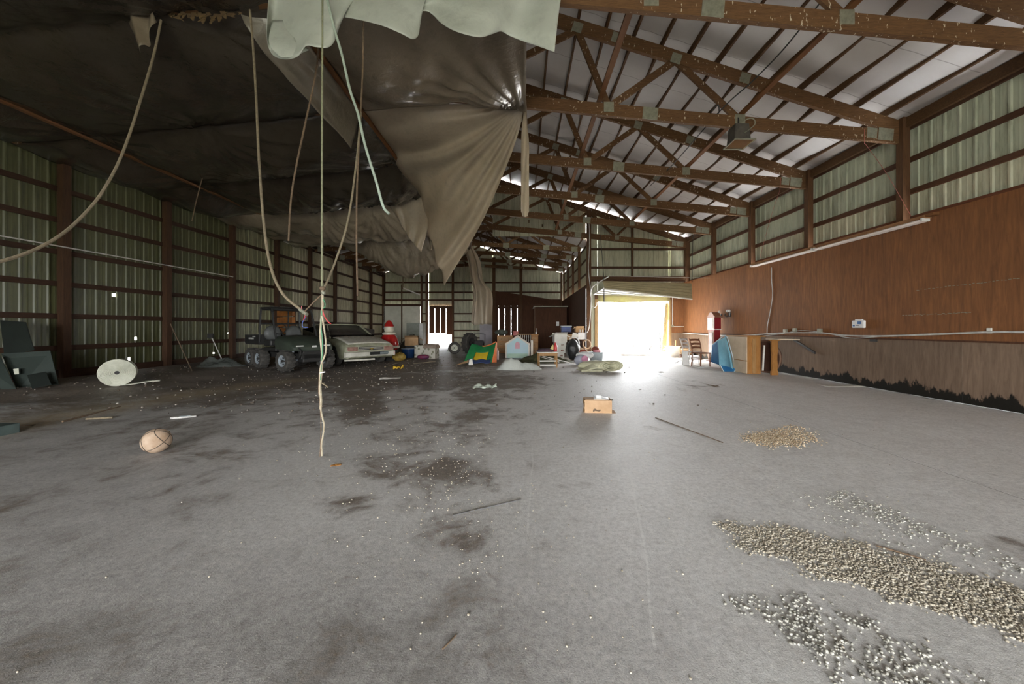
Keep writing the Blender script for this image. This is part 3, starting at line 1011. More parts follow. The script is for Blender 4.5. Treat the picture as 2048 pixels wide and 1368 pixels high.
ORD = ['truss just above and ahead of the camera', 'nearest truss whose chord crosses the top right corner', 'truss holding the square lamp and the gathered plastic sheet', 'third visible truss from the top right corner',
       'fourth visible truss from the top right corner', 'fifth visible truss, just before the door gable', 'truss standing against the door gable']
t0 = make_truss()
for i, Y in enumerate(TRUSS_Y):
    t = t0 if i == 0 else copy_tree(t0)
    t.location = (RC, Y, 5.84)
    tag(t, 'brown lumber roof ' + ORD[i], 'truss', 'roof trusses of the near hall')


def make_far_truss():
    r = empty('far_truss', (FC, YD, 5.1))
    xe = 6.6
    for s in (1, -1):
        MB().beam((0, 0, FZ - .26 - 5.1), (s * xe, 0, FZ - .26 - FS * xe - 5.1), .06, .2).build('top_chord', M_TRUSS, r)
        MB().beam((0, 0, .45), (s * xe, 0, .08), .06, .2).build('bottom_chord', M_TRUSS, r)
        for xb, xt in ((0, 1.7), (2.9, 1.7), (2.9, 3.9), (4.9, 3.9)):
            MB().beam((s * xb, 0, .5 - xb * .055), (s * xt, 0, FZ - .30 - FS * xt - 5.1), .045, .11).build('web', M_TRUSS, r)
        for xb in (2.9, 4.9, 6.3):
            link('gusset_plate', PL_B, r, (s * xb, -.035, .45 - xb * .056))
        link('gusset_plate', PL_B, r, (s * 1.0, -.035, .4))
    return r


ft = make_far_truss()
for i, Y in enumerate([18.4, 20.6, 22.8, 25.0]):
    t = ft if i == 0 else copy_tree(ft)
    t.location = (FC, Y, 5.1)
    tag(t, 'dim lumber truss of the far hall, %s behind the door gable' % ['first', 'second', 'third', 'fourth'][i], 'truss', 'roof trusses of the far hall')

# long boards that tie the bottom chords together
M_LAT = wood_mat('brace_lumber', (.26, .115, .042), (.14, .060, .024), (8, .6, 8))
for x, lab in ((1.55, 'long lumber brace over the bottom chords left of the square lamp'), (4.40, 'long lumber brace over the chords right of the square lamp'),
               (-3.22, 'orange brown brace strip running under the torn plastic ceiling'), (-8.75, 'brace strip under the plastic along the left wall')):
    zz = chord_z(x) + (.30 if x > 0 else -.045)
    MB().box((0, 0, 0), (.085 if x < 0 else .10, 15.0 if x > 0 else 13.0, .04)).build('lateral_brace', M_LAT, loc=(x, 9.6 if x > 0 else 8.6, zz), label=lab, cat='brace', group='lateral braces')

# ------------------------------------------------------------------ outside
M_GRASS = pm('grass_outside', (.27, .26, .21), (.20, .20, .15), 1.5, .9, world=True)
M_GRAV = pm('pale_gravel_outside', (.75, .74, .72), (.62, .61, .59), 2, .9, world=True)
MB().box((0, FRONT_Y - 30.3, -.12), (120, 60, .1)).build('lawn', M_GRASS, kind='structure')
MB().box((-35.5, 30, -.12), (50, 64, .1)).build('lawn', M_GRASS, kind='structure')
MB().box((30, 48, -.12), (80, 61.2, .1)).build('yard', M_GRAV, kind='structure')
# ------------------------------------------------------------------ plastic sheeting under the trusses
def plastic_mat(name, c1, c2, rough, trans, wr=0.5, wscale=4.0, coat=0.35):
    m, nt, bs, geo, obj = base_mat(name)
    n = noise_tex(nt, geo, 0.8, 5, 0.6)
    n2 = noise_tex(nt, geo, 6.0, 5, 0.7)
    col = ramp(nt, n, [(0.35, c1), (0.68, c2)])
    col = mixc(nt, mth(nt, 'MULTIPLY', ramp(nt, n2, [(.5, (0, 0, 0)), (.75, (1, 1, 1))]), 0.35), col, tuple(x * .6 for x in c2))
    nt.links.new(col, bs.inputs['Base Color'])
    bs.inputs['Roughness'].default_value = rough
    bs.inputs['Specular IOR Level'].default_value = 0.7
    bs.inputs['Coat Weight'].default_value = coat
    bs.inputs['Coat Roughness'].default_value = 0.14
    w1 = noise_tex(nt, geo, wscale, 4, 0.6, (1, 1.6, 1), 1.2)
    w2 = noise_tex(nt, geo, wscale * 5, 4, 0.6, (1, .5, 1), 1.0)
    b = node(nt, 'ShaderNodeBump')
    b.inputs['Strength'].default_value = wr
    b.inputs['Distance'].default_value = 0.03
    nt.links.new(mth(nt, 'ADD', w1, mth(nt, 'MULTIPLY', w2, .22)), b.inputs['Height'])
    nt.links.new(b.outputs[0], bs.inputs['Normal'])
    tr = node(nt, 'ShaderNodeBsdfTranslucent')
    nt.links.new(col, tr.inputs[0])
    nt.links.new(b.outputs[0], tr.inputs[1])
    mx = node(nt, 'ShaderNodeMixShader')
    mx.inputs[0].default_value = trans
    nt.links.new(bs.outputs[0], mx.inputs[1])
    nt.links.new(tr.outputs[0], mx.inputs[2])
    nt.links.new(mx.outputs[0], nt.nodes['Material Output'].inputs[0])
    return m


M_PLASTIC = plastic_mat('shaded_brown_plastic', (.062, .049, .035), (.042, .033, .024), .24, .15)  # left part of the sheet, painted darker where less light reaches
M_PLASTICM = plastic_mat('lit_taupe_plastic', (.32, .262, .188), (.235, .19, .135), .20, .25, .6, 4.0, .6)  # middle of the sheet, its stronger light painted into the colour
M_PLASTICF = plastic_mat('sheen_taupe_plastic', (.42, .35, .26), (.30, .245, .18), .18, .25, .9, 4.0, 1.0)  # far bays, bright grazing reflections painted in as a paler tone
M_FLAP = plastic_mat('translucent_torn_plastic', (.64, .555, .43), (.52, .44, .33), .36, .5, .35)
M_DRAPE = plastic_mat('pale_green_plastic', (.72, .75, .68), (.62, .65, .58), .33, .35, .35, 3.0)

BAYS = TRUSS_Y[:]
DEPTH = [.20, .30, .34, .45, .75, 2.0]
PIN_A = Vector((.05, 7.41, 5.80))
PINS = [(PIN_A, 26, .09, 1.3), (Vector((-3.22, 9.89, 5.6)), 22, .07, .8), (Vector((-3.22, 12.33, 5.6)), 24, .08, .8), (Vector((-6.4, 7.45, 5.4)), 18, .045, .9),
        (Vector((-6.6, 9.89, 5.3)), 20, .05, .8), (Vector((-8.7, 7.45, 5.2)), 18, .045, .7), (Vector((-8.7, 9.89, 5.2)), 18, .045, .7), (Vector((-5.0, 12.33, 5.3)), 22, .08, .9),
        (Vector((-6.8, 12.33, 5.3)), 22, .08, .9), (Vector((-4.2, 14.77, 5.4)), 22, .09, 1.2), (Vector((-6.0, 14.77, 5.4)), 20, .08, 1.2), (Vector((-3.0, 14.77, 5.4)), 20, .08, 1.2), (Vector((-4.6, 16.0, 5.4)), 14, .06, 1.2), (Vector((-4.5, 5.01, 5.5)), 16, .04, .9)]


def wrinkle(x, y):
    z = 0.0
    for p, n, a, r0 in PINS:
        dx, dy = x - p.x, y - p.y
        r = math.hypot(dx, dy)
        if r < r0 * 3.2:
            th = math.atan2(dy, dx)
            z += a * math.sin(n * th + 2.2 * nz(th * 2, r * .7, p.x)) * math.exp(-r / r0) * min(1, r / .25)
    return z


def sheet_z(x, y):
    i = 0
    while i < len(BAYS) - 2 and y > BAYS[i + 1]: i += 1
    t = (y - BAYS[i]) / (BAYS[i + 1] - BAYS[i])
    s = math.sin(pi * min(1, max(0, t)))
    s = max(0, s) ** .75
    d = DEPTH[i]
    if i == 4: d = .28 + .75 * math.exp(-((x + 5.0) / 2.6) ** 2)
    if i == 5: d = .18 + 2.05 * math.exp(-(abs(x + 4.3) / 2.35) ** 2.6)
    d *= 1 + .35 * nz(x * .45, i * 3.1, 4)
    d *= smooth(XL - .05, XL + .9, x) * .85 + .15
    if i < 4:
        d *= 1 - .95 * math.exp(-((x + 3.22) / .42) ** 2) - .95 * math.exp(-((x + 8.75) / .40) ** 2)
    z = chord_z(x) - .01 - max(d, 0) * s
    z += wrinkle(x, y)
    amp = .03 + .045 * (i == 4) * s + .03 * (i == 5) * s
    z += amp * 2.0 * nz(x * 1.4 + y * .8, y * .5 - x * .3, 2, 1.6)
    return z


def main_edge(y):
    if y < 7.43: return .06
    if y < 12.4: return -3.20
    return -2.55 - .25 * nz(y, 0, 9, 2)


def sheet_piece(x0, x1, y0, y1, st, name, parent=None, mat=None):
    nx, ny = max(4, int((x1 - x0) / st)), max(4, int((y1 - y0) / st))
    mb = MB()
    o = parent.location if parent else Vector()

    def f(u, v):
        x, y = lerp(x0, x1, u), lerp(y0, y1, v)
        return Vector((x, y, sheet_z(x, y))) - o
    mb.grid(f, nx, ny)
    return mb.build(name, mat or M_PLASTIC, parent, True, solid=.002)


ps = empty('plastic_ceiling', (-5, 7.45, 5.3), label='huge torn dark plastic sheet sagging below the left half of the trusses', cat='plastic sheet')
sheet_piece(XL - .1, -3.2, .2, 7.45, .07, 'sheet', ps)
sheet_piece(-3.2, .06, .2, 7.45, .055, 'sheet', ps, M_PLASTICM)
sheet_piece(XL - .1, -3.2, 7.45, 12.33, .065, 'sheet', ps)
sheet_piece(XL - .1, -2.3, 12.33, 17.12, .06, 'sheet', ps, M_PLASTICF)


# torn panel between the second and fourth chord: B-A along the chord, B-C along the brace, T the hanging tip
def coons(c0, c1, d0, d1):
    """c0(u) at v=0, c1(u) at v=1, d0(v) at u=0, d1(v) at u=1"""
    def f(u, v):
        a = c0(u).lerp(c1(u), v)
        b = d0(v).lerp(d1(v), u)
        c = (c0(0).lerp(c0(1), u)).lerp(c1(0).lerp(c1(1), u), v)
        return a + b - c
    return f


def along(pts, n=24):
    q = spline(pts, n)

    def f(t):
        s = min(max(t, 0), 1) * (len(q) - 1)
        i = min(int(s), len(q) - 2)
        return q[i].lerp(q[i + 1], s - i)
    return f


BX = Vector((-3.2, 7.45, chord_z(-3.2) - .02))
CX = P(846, 393, 11.8)
T = P(890, 568, 9.6)
f_panel = coons(along([BX, P(830, 214, 7.5), P(960, 207, 7.45), PIN_A]),
                along([CX, P(852, 430, 11.3), P(866, 500, 10.4), T]),
                along([BX, P(768, 290, 9.0), P(805, 345, 10.3), CX]),
                along([PIN_A, P(1036, 268, 7.7), P(1008, 345, 8.2), P(958, 455, 8.9), T]))
mb = MB()
nu, nv = 90, 90


def panel(u, v):
    p = f_panel(u, v)
    inside = math.sin(pi * u) ** .8 * math.sin(pi * v) ** .8 if 0 < u < 1 and 0 < v < 1 else 0
    p.z -= .30 * inside
    # folds fan out from the pinned corner and hang down the free edge
    rr = math.hypot((1 - u) * 1.2, v)
    th = math.atan2(v, (1 - u) * 1.2 + 1e-6)
    fold = .13 * math.sin(th * 22 + 2 * nz(th * 3, rr * 2)) * rr * math.exp(-rr * 1.1) * 1.6
    fold += .08 * math.sin(u * 26 + 4 * v + 2 * nz(u * 4, v * 2, 3)) * smooth(.35, .9, v) * smooth(0, .2, u)
    p.y += fold * (1 if v > .02 else 0)
    p.z += fold * .5
    return p


mb.grid(panel, nu, nv, keep=lambda u, v: True)
mb.build('plastic_flap', M_FLAP, None, True, solid=.002, label='large torn translucent plastic panel hanging to a pointed tip in the middle', cat='plastic sheet')
# second, smaller tip behind it
f2 = coons(along([P(770, 398, 12.2), P(800, 396, 12.25), P(852, 392, 12.3)]), along([P(800, 445, 12.5), P(820, 478, 12.4), P(841, 503, 12.2)]),
           along([P(770, 398, 12.2), P(788, 425, 12.4), P(800, 445, 12.5)]), along([P(852, 392, 12.3), P(857, 440, 12.3), P(852, 470, 12.2), P(841, 503, 12.2)]))
mb = MB()
mb.grid(lambda u, v: f2(u, v) + Vector((0, .09 * math.sin(u * 17 + v * 3) * v, 0)), 30, 30)
mb.build('plastic_flap', M_FLAP, None, True, solid=.002, label='small torn plastic tip hanging left of the large one', cat='plastic sheet')
# long rag at the far end of the sheet
f3 = coons(along([P(928, 486, 16.6), P(936, 486, 16.7), P(944, 492, 16.8)]), along([P(942, 646, 16.4), P(950, 651, 16.5), P(968, 648, 16.5), P(983, 650, 16.7)]),
           along([P(928, 486, 16.6), P(940, 545, 16.5), P(946, 590, 16.4), P(942, 646, 16.4)]), along([P(944, 492, 16.8), P(960, 522, 16.8), P(966, 560, 16.7), P(984, 588, 16.7), P(983, 650, 16.7)]))
mb = MB()
mb.grid(lambda u, v: f3(u, v) + Vector((0, .12 * math.sin(u * 14 + 2 * nz(u * 3, v * 3)) * min(1, v * 3), (.06 * nz(u * 9, 3) if v > .97 else 0))), 28, 50)
mb.build('plastic_rag', M_FLAP, None, True, solid=.002, label='long grey plastic rag hanging down at the far hall entrance', cat='plastic sheet')
# narrow ragged strips beside the far tip
for (a, b, w, lab) in [((860, 470, 14.9), (862, 500, 14.9), .10, 'short ragged plastic strip above the far furniture'), ]:
    A, B = P(*a), P(*b)
    mb = MB()
    mb.grid(lambda u, v: A.lerp(B, v) + Vector(((u - .5) * w * 2 * (1 - .5 * v), .04 * math.sin(u * 9), 0)), 8, 14)
    mb.build('plastic_strip', M_FLAP, None, True, solid=.002, label=lab, cat='plastic strip')
# twisted strip hanging straight down from the pinned corner
A, B = PIN_A + Vector((.0, -.03, .02)), P(1050, 433, 7.4)
mb = MB()
mb.grid(lambda u, v: A.lerp(B, v) + Vector(((u - .5) * (.05 + .11 * smooth(0, .4, v)) * (1 if v < .97 else .7) + .01 * nz(v * 6, 1), .03 * math.sin(u * 6 + v * 5), 0)), 8, 50)
mb.build('plastic_strip', M_FLAP, None, True, solid=.003, label='narrow pale plastic strip hanging straight from the gathered corner', cat='plastic strip')
# double layer lying along the brace
f4 = coons(along([P(470, 0, 5.03), P(520, -5, 5.03), P(560, -10, 5.03)]), along([P(702, 297, 7.2), P(712, 262, 7.28), P(720, 226, 7.36)]),
           along([P(470, 0, 5.03), P(505, 72, 5.15), P(570, 148, 5.7), P(640, 224, 6.4), P(702, 297, 7.2)]), along([P(560, -10, 5.03), P(638, 112, 5.85), P(689, 181, 6.7), P(720, 226, 7.36)]))
mb = MB()
mb.grid(lambda u, v: f4(u, v) + Vector((0, 0, .025 * math.sin(u * 12 + 2 * nz(u * 3, v * 6)) - .03 * math.sin(pi * v))), 20, 60)
mb.build('plastic_flap', plastic_mat('brown_translucent_plastic', (.30, .26, .20), (.22, .19, .14), .32, .35, .4), None, True, solid=.002, label='loose brownish plastic edge lying along the ceiling brace strip', cat='plastic sheet')

# pale drape over the first chord: lower edge as seen, from left to right
EDGE = [(533, 60), (536, 92), (548, 112), (572, 119), (596, 112), (612, 92), (632, 94), (655, 95), (668, 84), (676, 60), (680, 38), (700, 36), (760, 50), (800, 66), (826, 78), (838, 66), (838, 28), (852, 22), (866, 30), (882, 46), (905, 60), (935, 70), (962, 74), (985, 68), (1002, 63), (1020, 72), (1048, 83), (1078, 93), (1109, 104)]
YD0 = 4.88
EDGEF = along([Vector((a, b, 0)) for a, b in EDGE], 8)


def drape_fn(u, v):
    ex, ey, _ = EDGEF(u)
    tx = lerp(540, 1128, u)
    x, y = lerp(tx, ex, v ** .7), lerp(-30, ey, v)
    Y = YD0 - .10 - .20 * v + .11 * math.sin(u * 23 + 1.5 * nz(u * 5, v)) * (.3 + v) + .05 * nz(u * 9, v * 3)
    # hold the pixel outline but not the depth: real folds in the sheet
    return P(x, y, Y)


mb = MB()
mb.grid(drape_fn, 224, 26)
dr = mb.build('plastic_drape', M_DRAPE, None, True, solid=.003, label='pale green white plastic drape hanging over the nearest chord', cat='plastic sheet')
# its curled corner
mb = MB()
f5 = coons(along([P(545, 40, 4.72), P(600, 40, 4.80)]), along([P(560, 116, 4.55), P(585, 113, 4.52), P(618, 100, 4.55)]),
           along([P(545, 40, 4.72), P(538, 85, 4.58), P(560, 116, 4.55)]), along([P(600, 40, 4.80), P(590, 78, 4.62), P(618, 100, 4.55)]))
mb.grid(f5, 14, 14)
mb.build('curled_corner', M_DRAPE, dr, True, solid=.003)
# torn brown rag above the upper left
mb = MB()
f6 = coons(along([P(215, -30, 5.0), P(265, -30, 4.95), P(320, -20, 4.95)]), along([P(280, 104, 4.9), P(292, 92, 4.9), P(296, 78, 4.88), P(318, 48, 4.92)]),
           along([P(215, -30, 5.0), P(250, 40, 4.95), P(280, 104, 4.9)]), along([P(320, -20, 4.95), P(312, 20, 4.9), P(318, 48, 4.92)]))
mb.grid(lambda u, v: f6(u, v) + Vector((0, .05 * math.sin(u * 9 + v * 3), .02 * nz(u * 8, v * 8))), 22, 22)
mb.build('plastic_rag', plastic_mat('brown_torn_rag', (.26, .21, .14), (.17, .13, .085), .5, .25), None, True, solid=.002, label='torn brown plastic rag hanging near the upper left corner', cat='plastic sheet')
# frayed insulation between the rag and the drape
mb = MB()
for k in range(26):
    x = 345 + k * 5.2 + random.uniform(-3, 3)
    y0 = 28 + random.uniform(-6, 6)
    L = random.uniform(5, 16)
    p = [P(x, y0, 4.95), P(x + random.uniform(-5, 5), y0 + L * .5, 4.93), P(x + random.uniform(-9, 9), y0 + L, 4.92)]
    w = Vector((random.uniform(.015, .04), 0, 0))
    mb.add([p[0] - w, p[0] + w, p[1] - w, p[1] + w, p[2] - w * .3, p[2] + w * .3], [(0, 1, 3, 2), (2, 3, 5, 4)])
mb.build('frayed_insulation', pm('amber_fibre', (.12, .075, .028), (.06, .036, .018), 8, .9, world=True), None, False, solid=.006, label='frayed amber insulation fringe along the nearest chord', cat='insulation', kind='stuff')
# ------------------------------------------------------------------ ropes, cables and lamps overhead
M_ROPE = pm('tan_rope', (.23, .185, .12), (.15, .12, .078), 30, .85)
M_ROPEW = pm('pale_cable', (.42, .36, .26), (.30, .25, .17), 30, .8)
M_ROPED = pm('brown_rope', (.18, .12, .075), (.10, .07, .045), 30, .9)
M_MINT = pm('mint_cable', (.44, .52, .44), (.34, .40, .33), 12, .45)
M_GREENROPE = pm('green_grey_cord', (.24, .24, .15), (.15, .15, .09), 30, .85)
M_RED = pm('red_wire', (.50, .05, .05), (.35, .04, .04), 10, .5)
M_BLUE = pm('blue_wire', (.06, .10, .32), None, 10, .5)
M_GRNW = pm('green_wire', (.05, .25, .12), None, 10, .5)
M_WHITE = pm('white_paint', (.80, .79, .76), (.68, .67, .64), 5, .5)
M_BLACK = pm('black_rubber', (.020, .019, .018), (.032, .030, .027), 12, .7)
M_BLACKM = pm('black_metal', (.025, .024, .023), (.04, .038, .035), 9, .45)


def rope(name, px, r, mat, label, cat='rope', n=8, group=None):
    pts = spline([P(*p) for p in px], n)
    return MB().tube(pts, r, 7).build(name, mat, None, True, label=label, cat=cat, group=group)


rope('hanging_rope', [(322, 40, 4.9), (312, 90, 4.85), (296, 150, 4.7), (252, 288, 4.4), (212, 372, 4.1), (165, 432, 3.8), (100, 484, 3.4), (0, 523, 3.0), (-160, 545, 2.7)], .014, M_ROPE, 'tan rope swooping down to the left past the posts')
e = rope('hanging_cable', [(500, 20, 4.9), (506, 90, 4.85), (512, 190, 4.7), (518, 320, 4.5), (528, 450, 4.2), (542, 535, 4.0), (566, 588, 3.9), (605, 622, 3.82)], .014, M_ROPE, 'thick beige cable ending in a frayed loop above the utility vehicle', 'cable')
MB().tube([P(600, 619, 3.83), P(614, 629, 3.80)], .018, 8).build('cable_collar', M_GALV, e, True)
for k, (c, pts) in enumerate([(M_RED, [(606, 624), (610, 630), (607, 640)]), (M_BLUE, [(608, 626), (611, 634), (605, 645), (606, 654), (616, 655)]), (M_RED, [(604, 620), (603, 612)]), (M_RED, [(610, 622), (613, 632), (609, 637)])]):
    MB().tube(spline([P(x, y, 3.8 + .01 * k) for x, y in pts], 5), .004, 5).build('wire_end', c, e, True)
rope('tie_rope', [(610, 622, 3.81), (628, 604, 3.72), (645, 588, 3.66)], .007, M_ROPED, 'short brown rope tying the beige cable to the wire bundle')
rope('drop_rope', [(645, -150, 3.9), (645, 0, 3.8), (644, 300, 3.7), (644, 575, 3.66)], .009, M_GREENROPE, 'straight grey green cord holding up the wire bundle', 'cord')
rope('drop_rope', [(639, -20, 5.0), (637, 40, 5.0), (634, 130, 5.0), (612, 240, 5.0), (592, 335, 5.0), (582, 400, 5.0), (577, 482, 5.0)], .012, M_ROPED, 'dark cord slanting left from the pale drape', 'cord')
rope('drop_rope', [(728, -20, 5.0), (727, 40, 5.0), (725, 150, 5.0), (720, 250, 5.0), (714, 380, 5.0), (713, 480, 5.0), (715, 592, 5.0)], .012, M_ROPED, 'dark vertical cord right of the wire bundle', 'cord')
rope('slanting_cord', [(722, 225, 4.6), (712, 330, 4.4), (696, 440, 4.1), (670, 525, 3.9), (648, 577, 3.67)], .011, M_ROPE, 'tan cord slanting down to the knot of the wire bundle', 'cord')
rope('drop_tube', [(648, -30, 4.5), (668, 55, 4.5), (684, 110, 4.5), (700, 180, 4.5), (716, 228, 4.5), (730, 290, 4.5), (752, 362, 4.5), (766, 412, 4.5), (778, 428, 4.5)], .016, M_MINT, 'pale mint tube dangling diagonally across the plastic ceiling', 'tube')
rope('thin_cord', [(405, 355, 9.0), (393, 400, 9.0), (384, 442, 9.0)], .010, M_ROPED, 'short thin cord hanging near the left wall top', 'cord')
# knot with the bundle of stripped wires that reaches the floor
wb_ = empty('wire_bundle', P(645, 915, 3.66), label='knotted bundle of stripped cables trailing down to the floor', cat='cable')
ol = wb_.location


def wpart(name, mat, pts, r, seg=6):
    MB().tube([p - ol for p in spline([P(x, y, Y) for x, y, Y in pts], seg)], r, 6).build(name, mat, wb_, True)


MB().ball(P(645, 577, 3.66) - ol, (.03, .03, .022), 12, 8).build('knot', M_ROPED, wb_, True)
MB().ball(P(647, 586, 3.65) - ol, (.02, .02, .02), 10, 6).build('knot', M_GALV, wb_, True)
wpart('cable', M_ROPEW, [(645, 580, 3.66), (645, 610, 3.66), (643, 635, 3.66), (641, 670, 3.66), (644, 705, 3.66), (643, 740, 3.66), (640, 775, 3.66), (642, 800, 3.66), (641, 818, 3.66)], .012)
wpart('cable', M_ROPEW, [(644, 632, 3.65), (648, 655, 3.65), (652, 690, 3.65), (650, 710, 3.65), (642, 730, 3.65), (640, 755, 3.66), (642, 790, 3.66), (641, 812, 3.66), (645, 836, 3.66), (648, 850, 3.66), (646, 870, 3.66), (643, 890, 3.66), (644, 912, 3.66)], .008)
wpart('wire', M_ROPED, [(639, 740, 3.67), (637, 780, 3.67), (639, 800, 3.67), (642, 850, 3.67), (641, 885, 3.67), (640, 914, 3.67)], .004)
wpart('wire', M_GRNW, [(646, 598, 3.65), (650, 607, 3.65), (649, 614, 3.65), (644, 622, 3.65), (642, 650, 3.65), (645, 690, 3.65), (641, 760, 3.65)], .004)
wpart('wire', M_RED, [(645, 618, 3.65), (648, 630, 3.65), (655, 642, 3.65), (662, 648, 3.65)], .005)
wpart('wire', M_ROPE, [(643, 766, 3.65), (650, 770, 3.64), (656, 775, 3.63)], .006)
wpart('wire', M_WHITE, [(640, 746, 3.64), (650, 744, 3.63)], .006)

# square lamp under the second chord
lp = empty('square_lamp', (4.32, 7.30, 4.98), label='square dark metal lamp with a glass face under the second chord', cat='lamp')
MB().box((0, .10, .16), (.32, .30, .34), taper=.86).build('housing', pm('lamp_housing', (.10, .09, .075), (.06, .055, .048), 6, .55), lp, bevel=.01)
fr = MB()
for a, b in (((-.2, -.13), (.2, -.13)), ((.2, -.13), (.2, .29)), ((.2, .29), (-.2, .29)), ((-.2, .29), (-.2, -.13))):
    fr.beam((a[0], a[1], -.03), (b[0], b[1], -.03), .02, .02)
face = fr.build('bezel', M_GALV, lp)
MB().box((0, .08, -.025), (.38, .40, .008)).build('glass', pm('amber_glass', (.16, .09, .03), (.10, .055, .02), 3, .08, coat=1.0), lp)
MB().ball((.02, .06, .0), (.05, .03, .02), 10, 6).build('bulb', pm('frosted_bulb', (.85, .75, .45), None, 3, .3), lp, True)
MB().tube(spline([(0, .06, .33), (.10, .0, .42), (.22, -.02, .42), (.24, -.03, .30), (.02, -.06, .12)], 6), .010, 6).build('power_cable', M_GALV, lp, True)
MB().beam((0, .12, .30), (0, .12, .52), .03, .03).build('hanger', M_BLACKM, lp)
rope('black_cable', [(1660, -20, 5.6), (1570, 95, 6.4), (1502, 165, 7.0), (1440, 222, 7.35), (1345, 330, 9.5), (1300, 372, 11.0)], .012, M_BLACKM, 'long black cable running along the trusses past the lamp', 'cable')
rope('bent_cable', [(1421, 226, 7.4), (1432, 213, 7.4), (1437, 212, 7.4), (1438, 224, 7.4), (1434, 228, 7.4)], .012, M_BLACKM, 'small black cable loop standing on the second chord', 'cable')

# fluorescent batten along the top of the plywood
ba = empty('strip_light', (7.33, 6.7, 3.27), label='long bare fluorescent strip light mounted along the plywood top', cat='light')
M_BATTEN = pm('rusty_batten', (.34, .17, .07), (.22, .11, .05), 5, .6)
M_TUBE = pm('dead_tube', (.90, .80, .76), (.82, .72, .68), 2, .3)
for k in range(2):
    y0 = .02 + k * 2.58
    MB().box((.05, y0 + 1.28, .045), (.13, 2.54, .07)).build('reflector', M_BATTEN, ba, bevel=.008)
    for dx in (-.03, .06):
        MB().tube([(dx, y0 + .05, -.02), (dx, y0 + 2.5, -.02)], .026, 10).build('tube', M_TUBE, ba, True)
    for yy in (y0 + .03, y0 + 2.52):
        MB().box((.015, yy, -.01), (.15, .03, .06)).build('lamp_holder', M_WHITE, ba)
MB().beam((.05, -.10, .06), (.05, .05, .06), .12, .05).build('end_bracket', M_LAT, ba)
rope('pink_string', [(1729, 258, 7.36), (1729, 286, 7.36), (1733, 291, 7.3), (1775, 350, 7.0), (1822, 432, 6.78)], .004, pm('pink_string', (.55, .18, .16), None, 9, .8), 'thin pink string from the second chord to the strip light', 'string')
rope('pink_string', [(1561, 356, 9.8), (1560, 378, 9.8), (1555, 394, 9.7), (1540, 440, 10.2), (1520, 515, 11.6)], .004, MATS['pink_string'], 'thin pink string from the third chord to the strip light', 'string')
# cable dropping beside the big door
rope('white_cable', [(1020, 433, 17.0), (1080, 436, 17.0), (1150, 434, 16.9), (1172, 437, 16.9), (1178, 446, 16.9), (1179, 490, 16.9), (1177, 540, 16.9), (1182, 590, 16.95), (1180, 640, 16.95), (1176, 662, 16.95), (1171, 666, 16.95)], .022, M_COND, 'white cable dropping down the post left of the big door', 'cable')
# thin rods hanging in the far left
MB().tube([P(806, 480, 16.9), P(806, 578, 16.9)], .02, 6).build('hanging_rod', M_ROPED, None, True, label='thin dark rod hanging through the sagging plastic', cat='rod')
MB().tube([P(806, 576, 16.9), P(840, 590, 17.6)], .03, 6).build('white_rod', M_COND, None, True, label='pale rod dangling beside the white sectional door', cat='rod')
MB().tube([P(928, 486, 16.5), P(928, 600, 16.5)], .015, 6).build('hanging_rod', M_BLACKM, None, True, label='thin black rod hanging beside the long plastic rag', cat='rod')
# ------------------------------------------------------------------ left side: panels, roll, vehicles
M_TYRE = pm('tyre_rubber', (.045, .042, .038), (.075, .068, .058), 14, .85, bump=.4)
M_UTV = pm('dark_green_plastic', (.030, .040, .030), (.05, .06, .045), 6, .4)
M_UTVB = pm('black_plastic', (.018, .018, .017), (.03, .028, .026), 8, .55)
M_RIM = pm('grey_rim', (.42, .47, .50), (.30, .33, .36), 8, .45, .3)


def wheel(parent, loc, r, w, name='wheel', lugs=14, rim=M_RIM, steer=0.0):
    e = MB()
    Mx = Matrix.Rotation(pi / 2, 4, 'X')
    prof = [(r * .55, -w / 2 * .9), (r * .9, -w / 2), (r, -w / 2 * .72), (r, w / 2 * .72), (r * .9, w / 2), (r * .55, w / 2 * .9), (r * .55, -w / 2 * .9)]
    e.lathe(prof, 28, Mx)
    for k in range(lugs):
        a = 2 * pi * k / lugs
        for s in (-1, 1):
            T = Matrix.Rotation(a + s * .1, 4, 'Y') @ Matrix.Translation((r * 1.0, s * w * .24, 0)) @ Matrix.Rotation(s * .4, 4, 'X')
            e.box((0, 0, 0), (r * .07, w * .46, r * .13), M=T)
    o = e.build(name, M_TYRE, parent, True, loc=loc, rot=(0, 0, steer))
    d = MB()
    d.lathe([(r * .12, -w * .40), (r * .18, -w * .36), (r * .40, -w * .28), (r * .50, -w * .40), (r * .56, -w * .44), (r * .56, w * .44), (r * .50, w * .40), (r * .3, w * .2), (r * .12, w * .2)], 20, Mx)
    d.build('rim', rim, o, True)
    h = MB()
    for k in range(5):
        a = 2 * pi * k / 5
        h.box((math.cos(a) * r * .30, -w * .34, math.sin(a) * r * .30), (r * .12, .012, r * .12))
    h.lathe([(r * .13, -.02), (r * .10, .03), (0.0, .04)], 10, Matrix.Translation((0, -w * .36, 0)) @ Mx)
    h.build('hub', M_BLACKM, o)
    return o


# six-wheeled utility vehicle
ug = math.radians(-34)
ut = empty('utility_vehicle', (-7.13, 11.39, .06), ug, label='dark green six-wheeled utility vehicle parked by the left wall', cat='vehicle')
R = .30
for x, s, st in ((.95, -1, .12), (.95, 1, .12), (-.62, -1, 0), (-.62, 1, 0), (-1.25, -1, 0), (-1.25, 1, 0)):
    wheel(ut, (x, s * .56, R), R, .25, steer=st)
hood = MB()


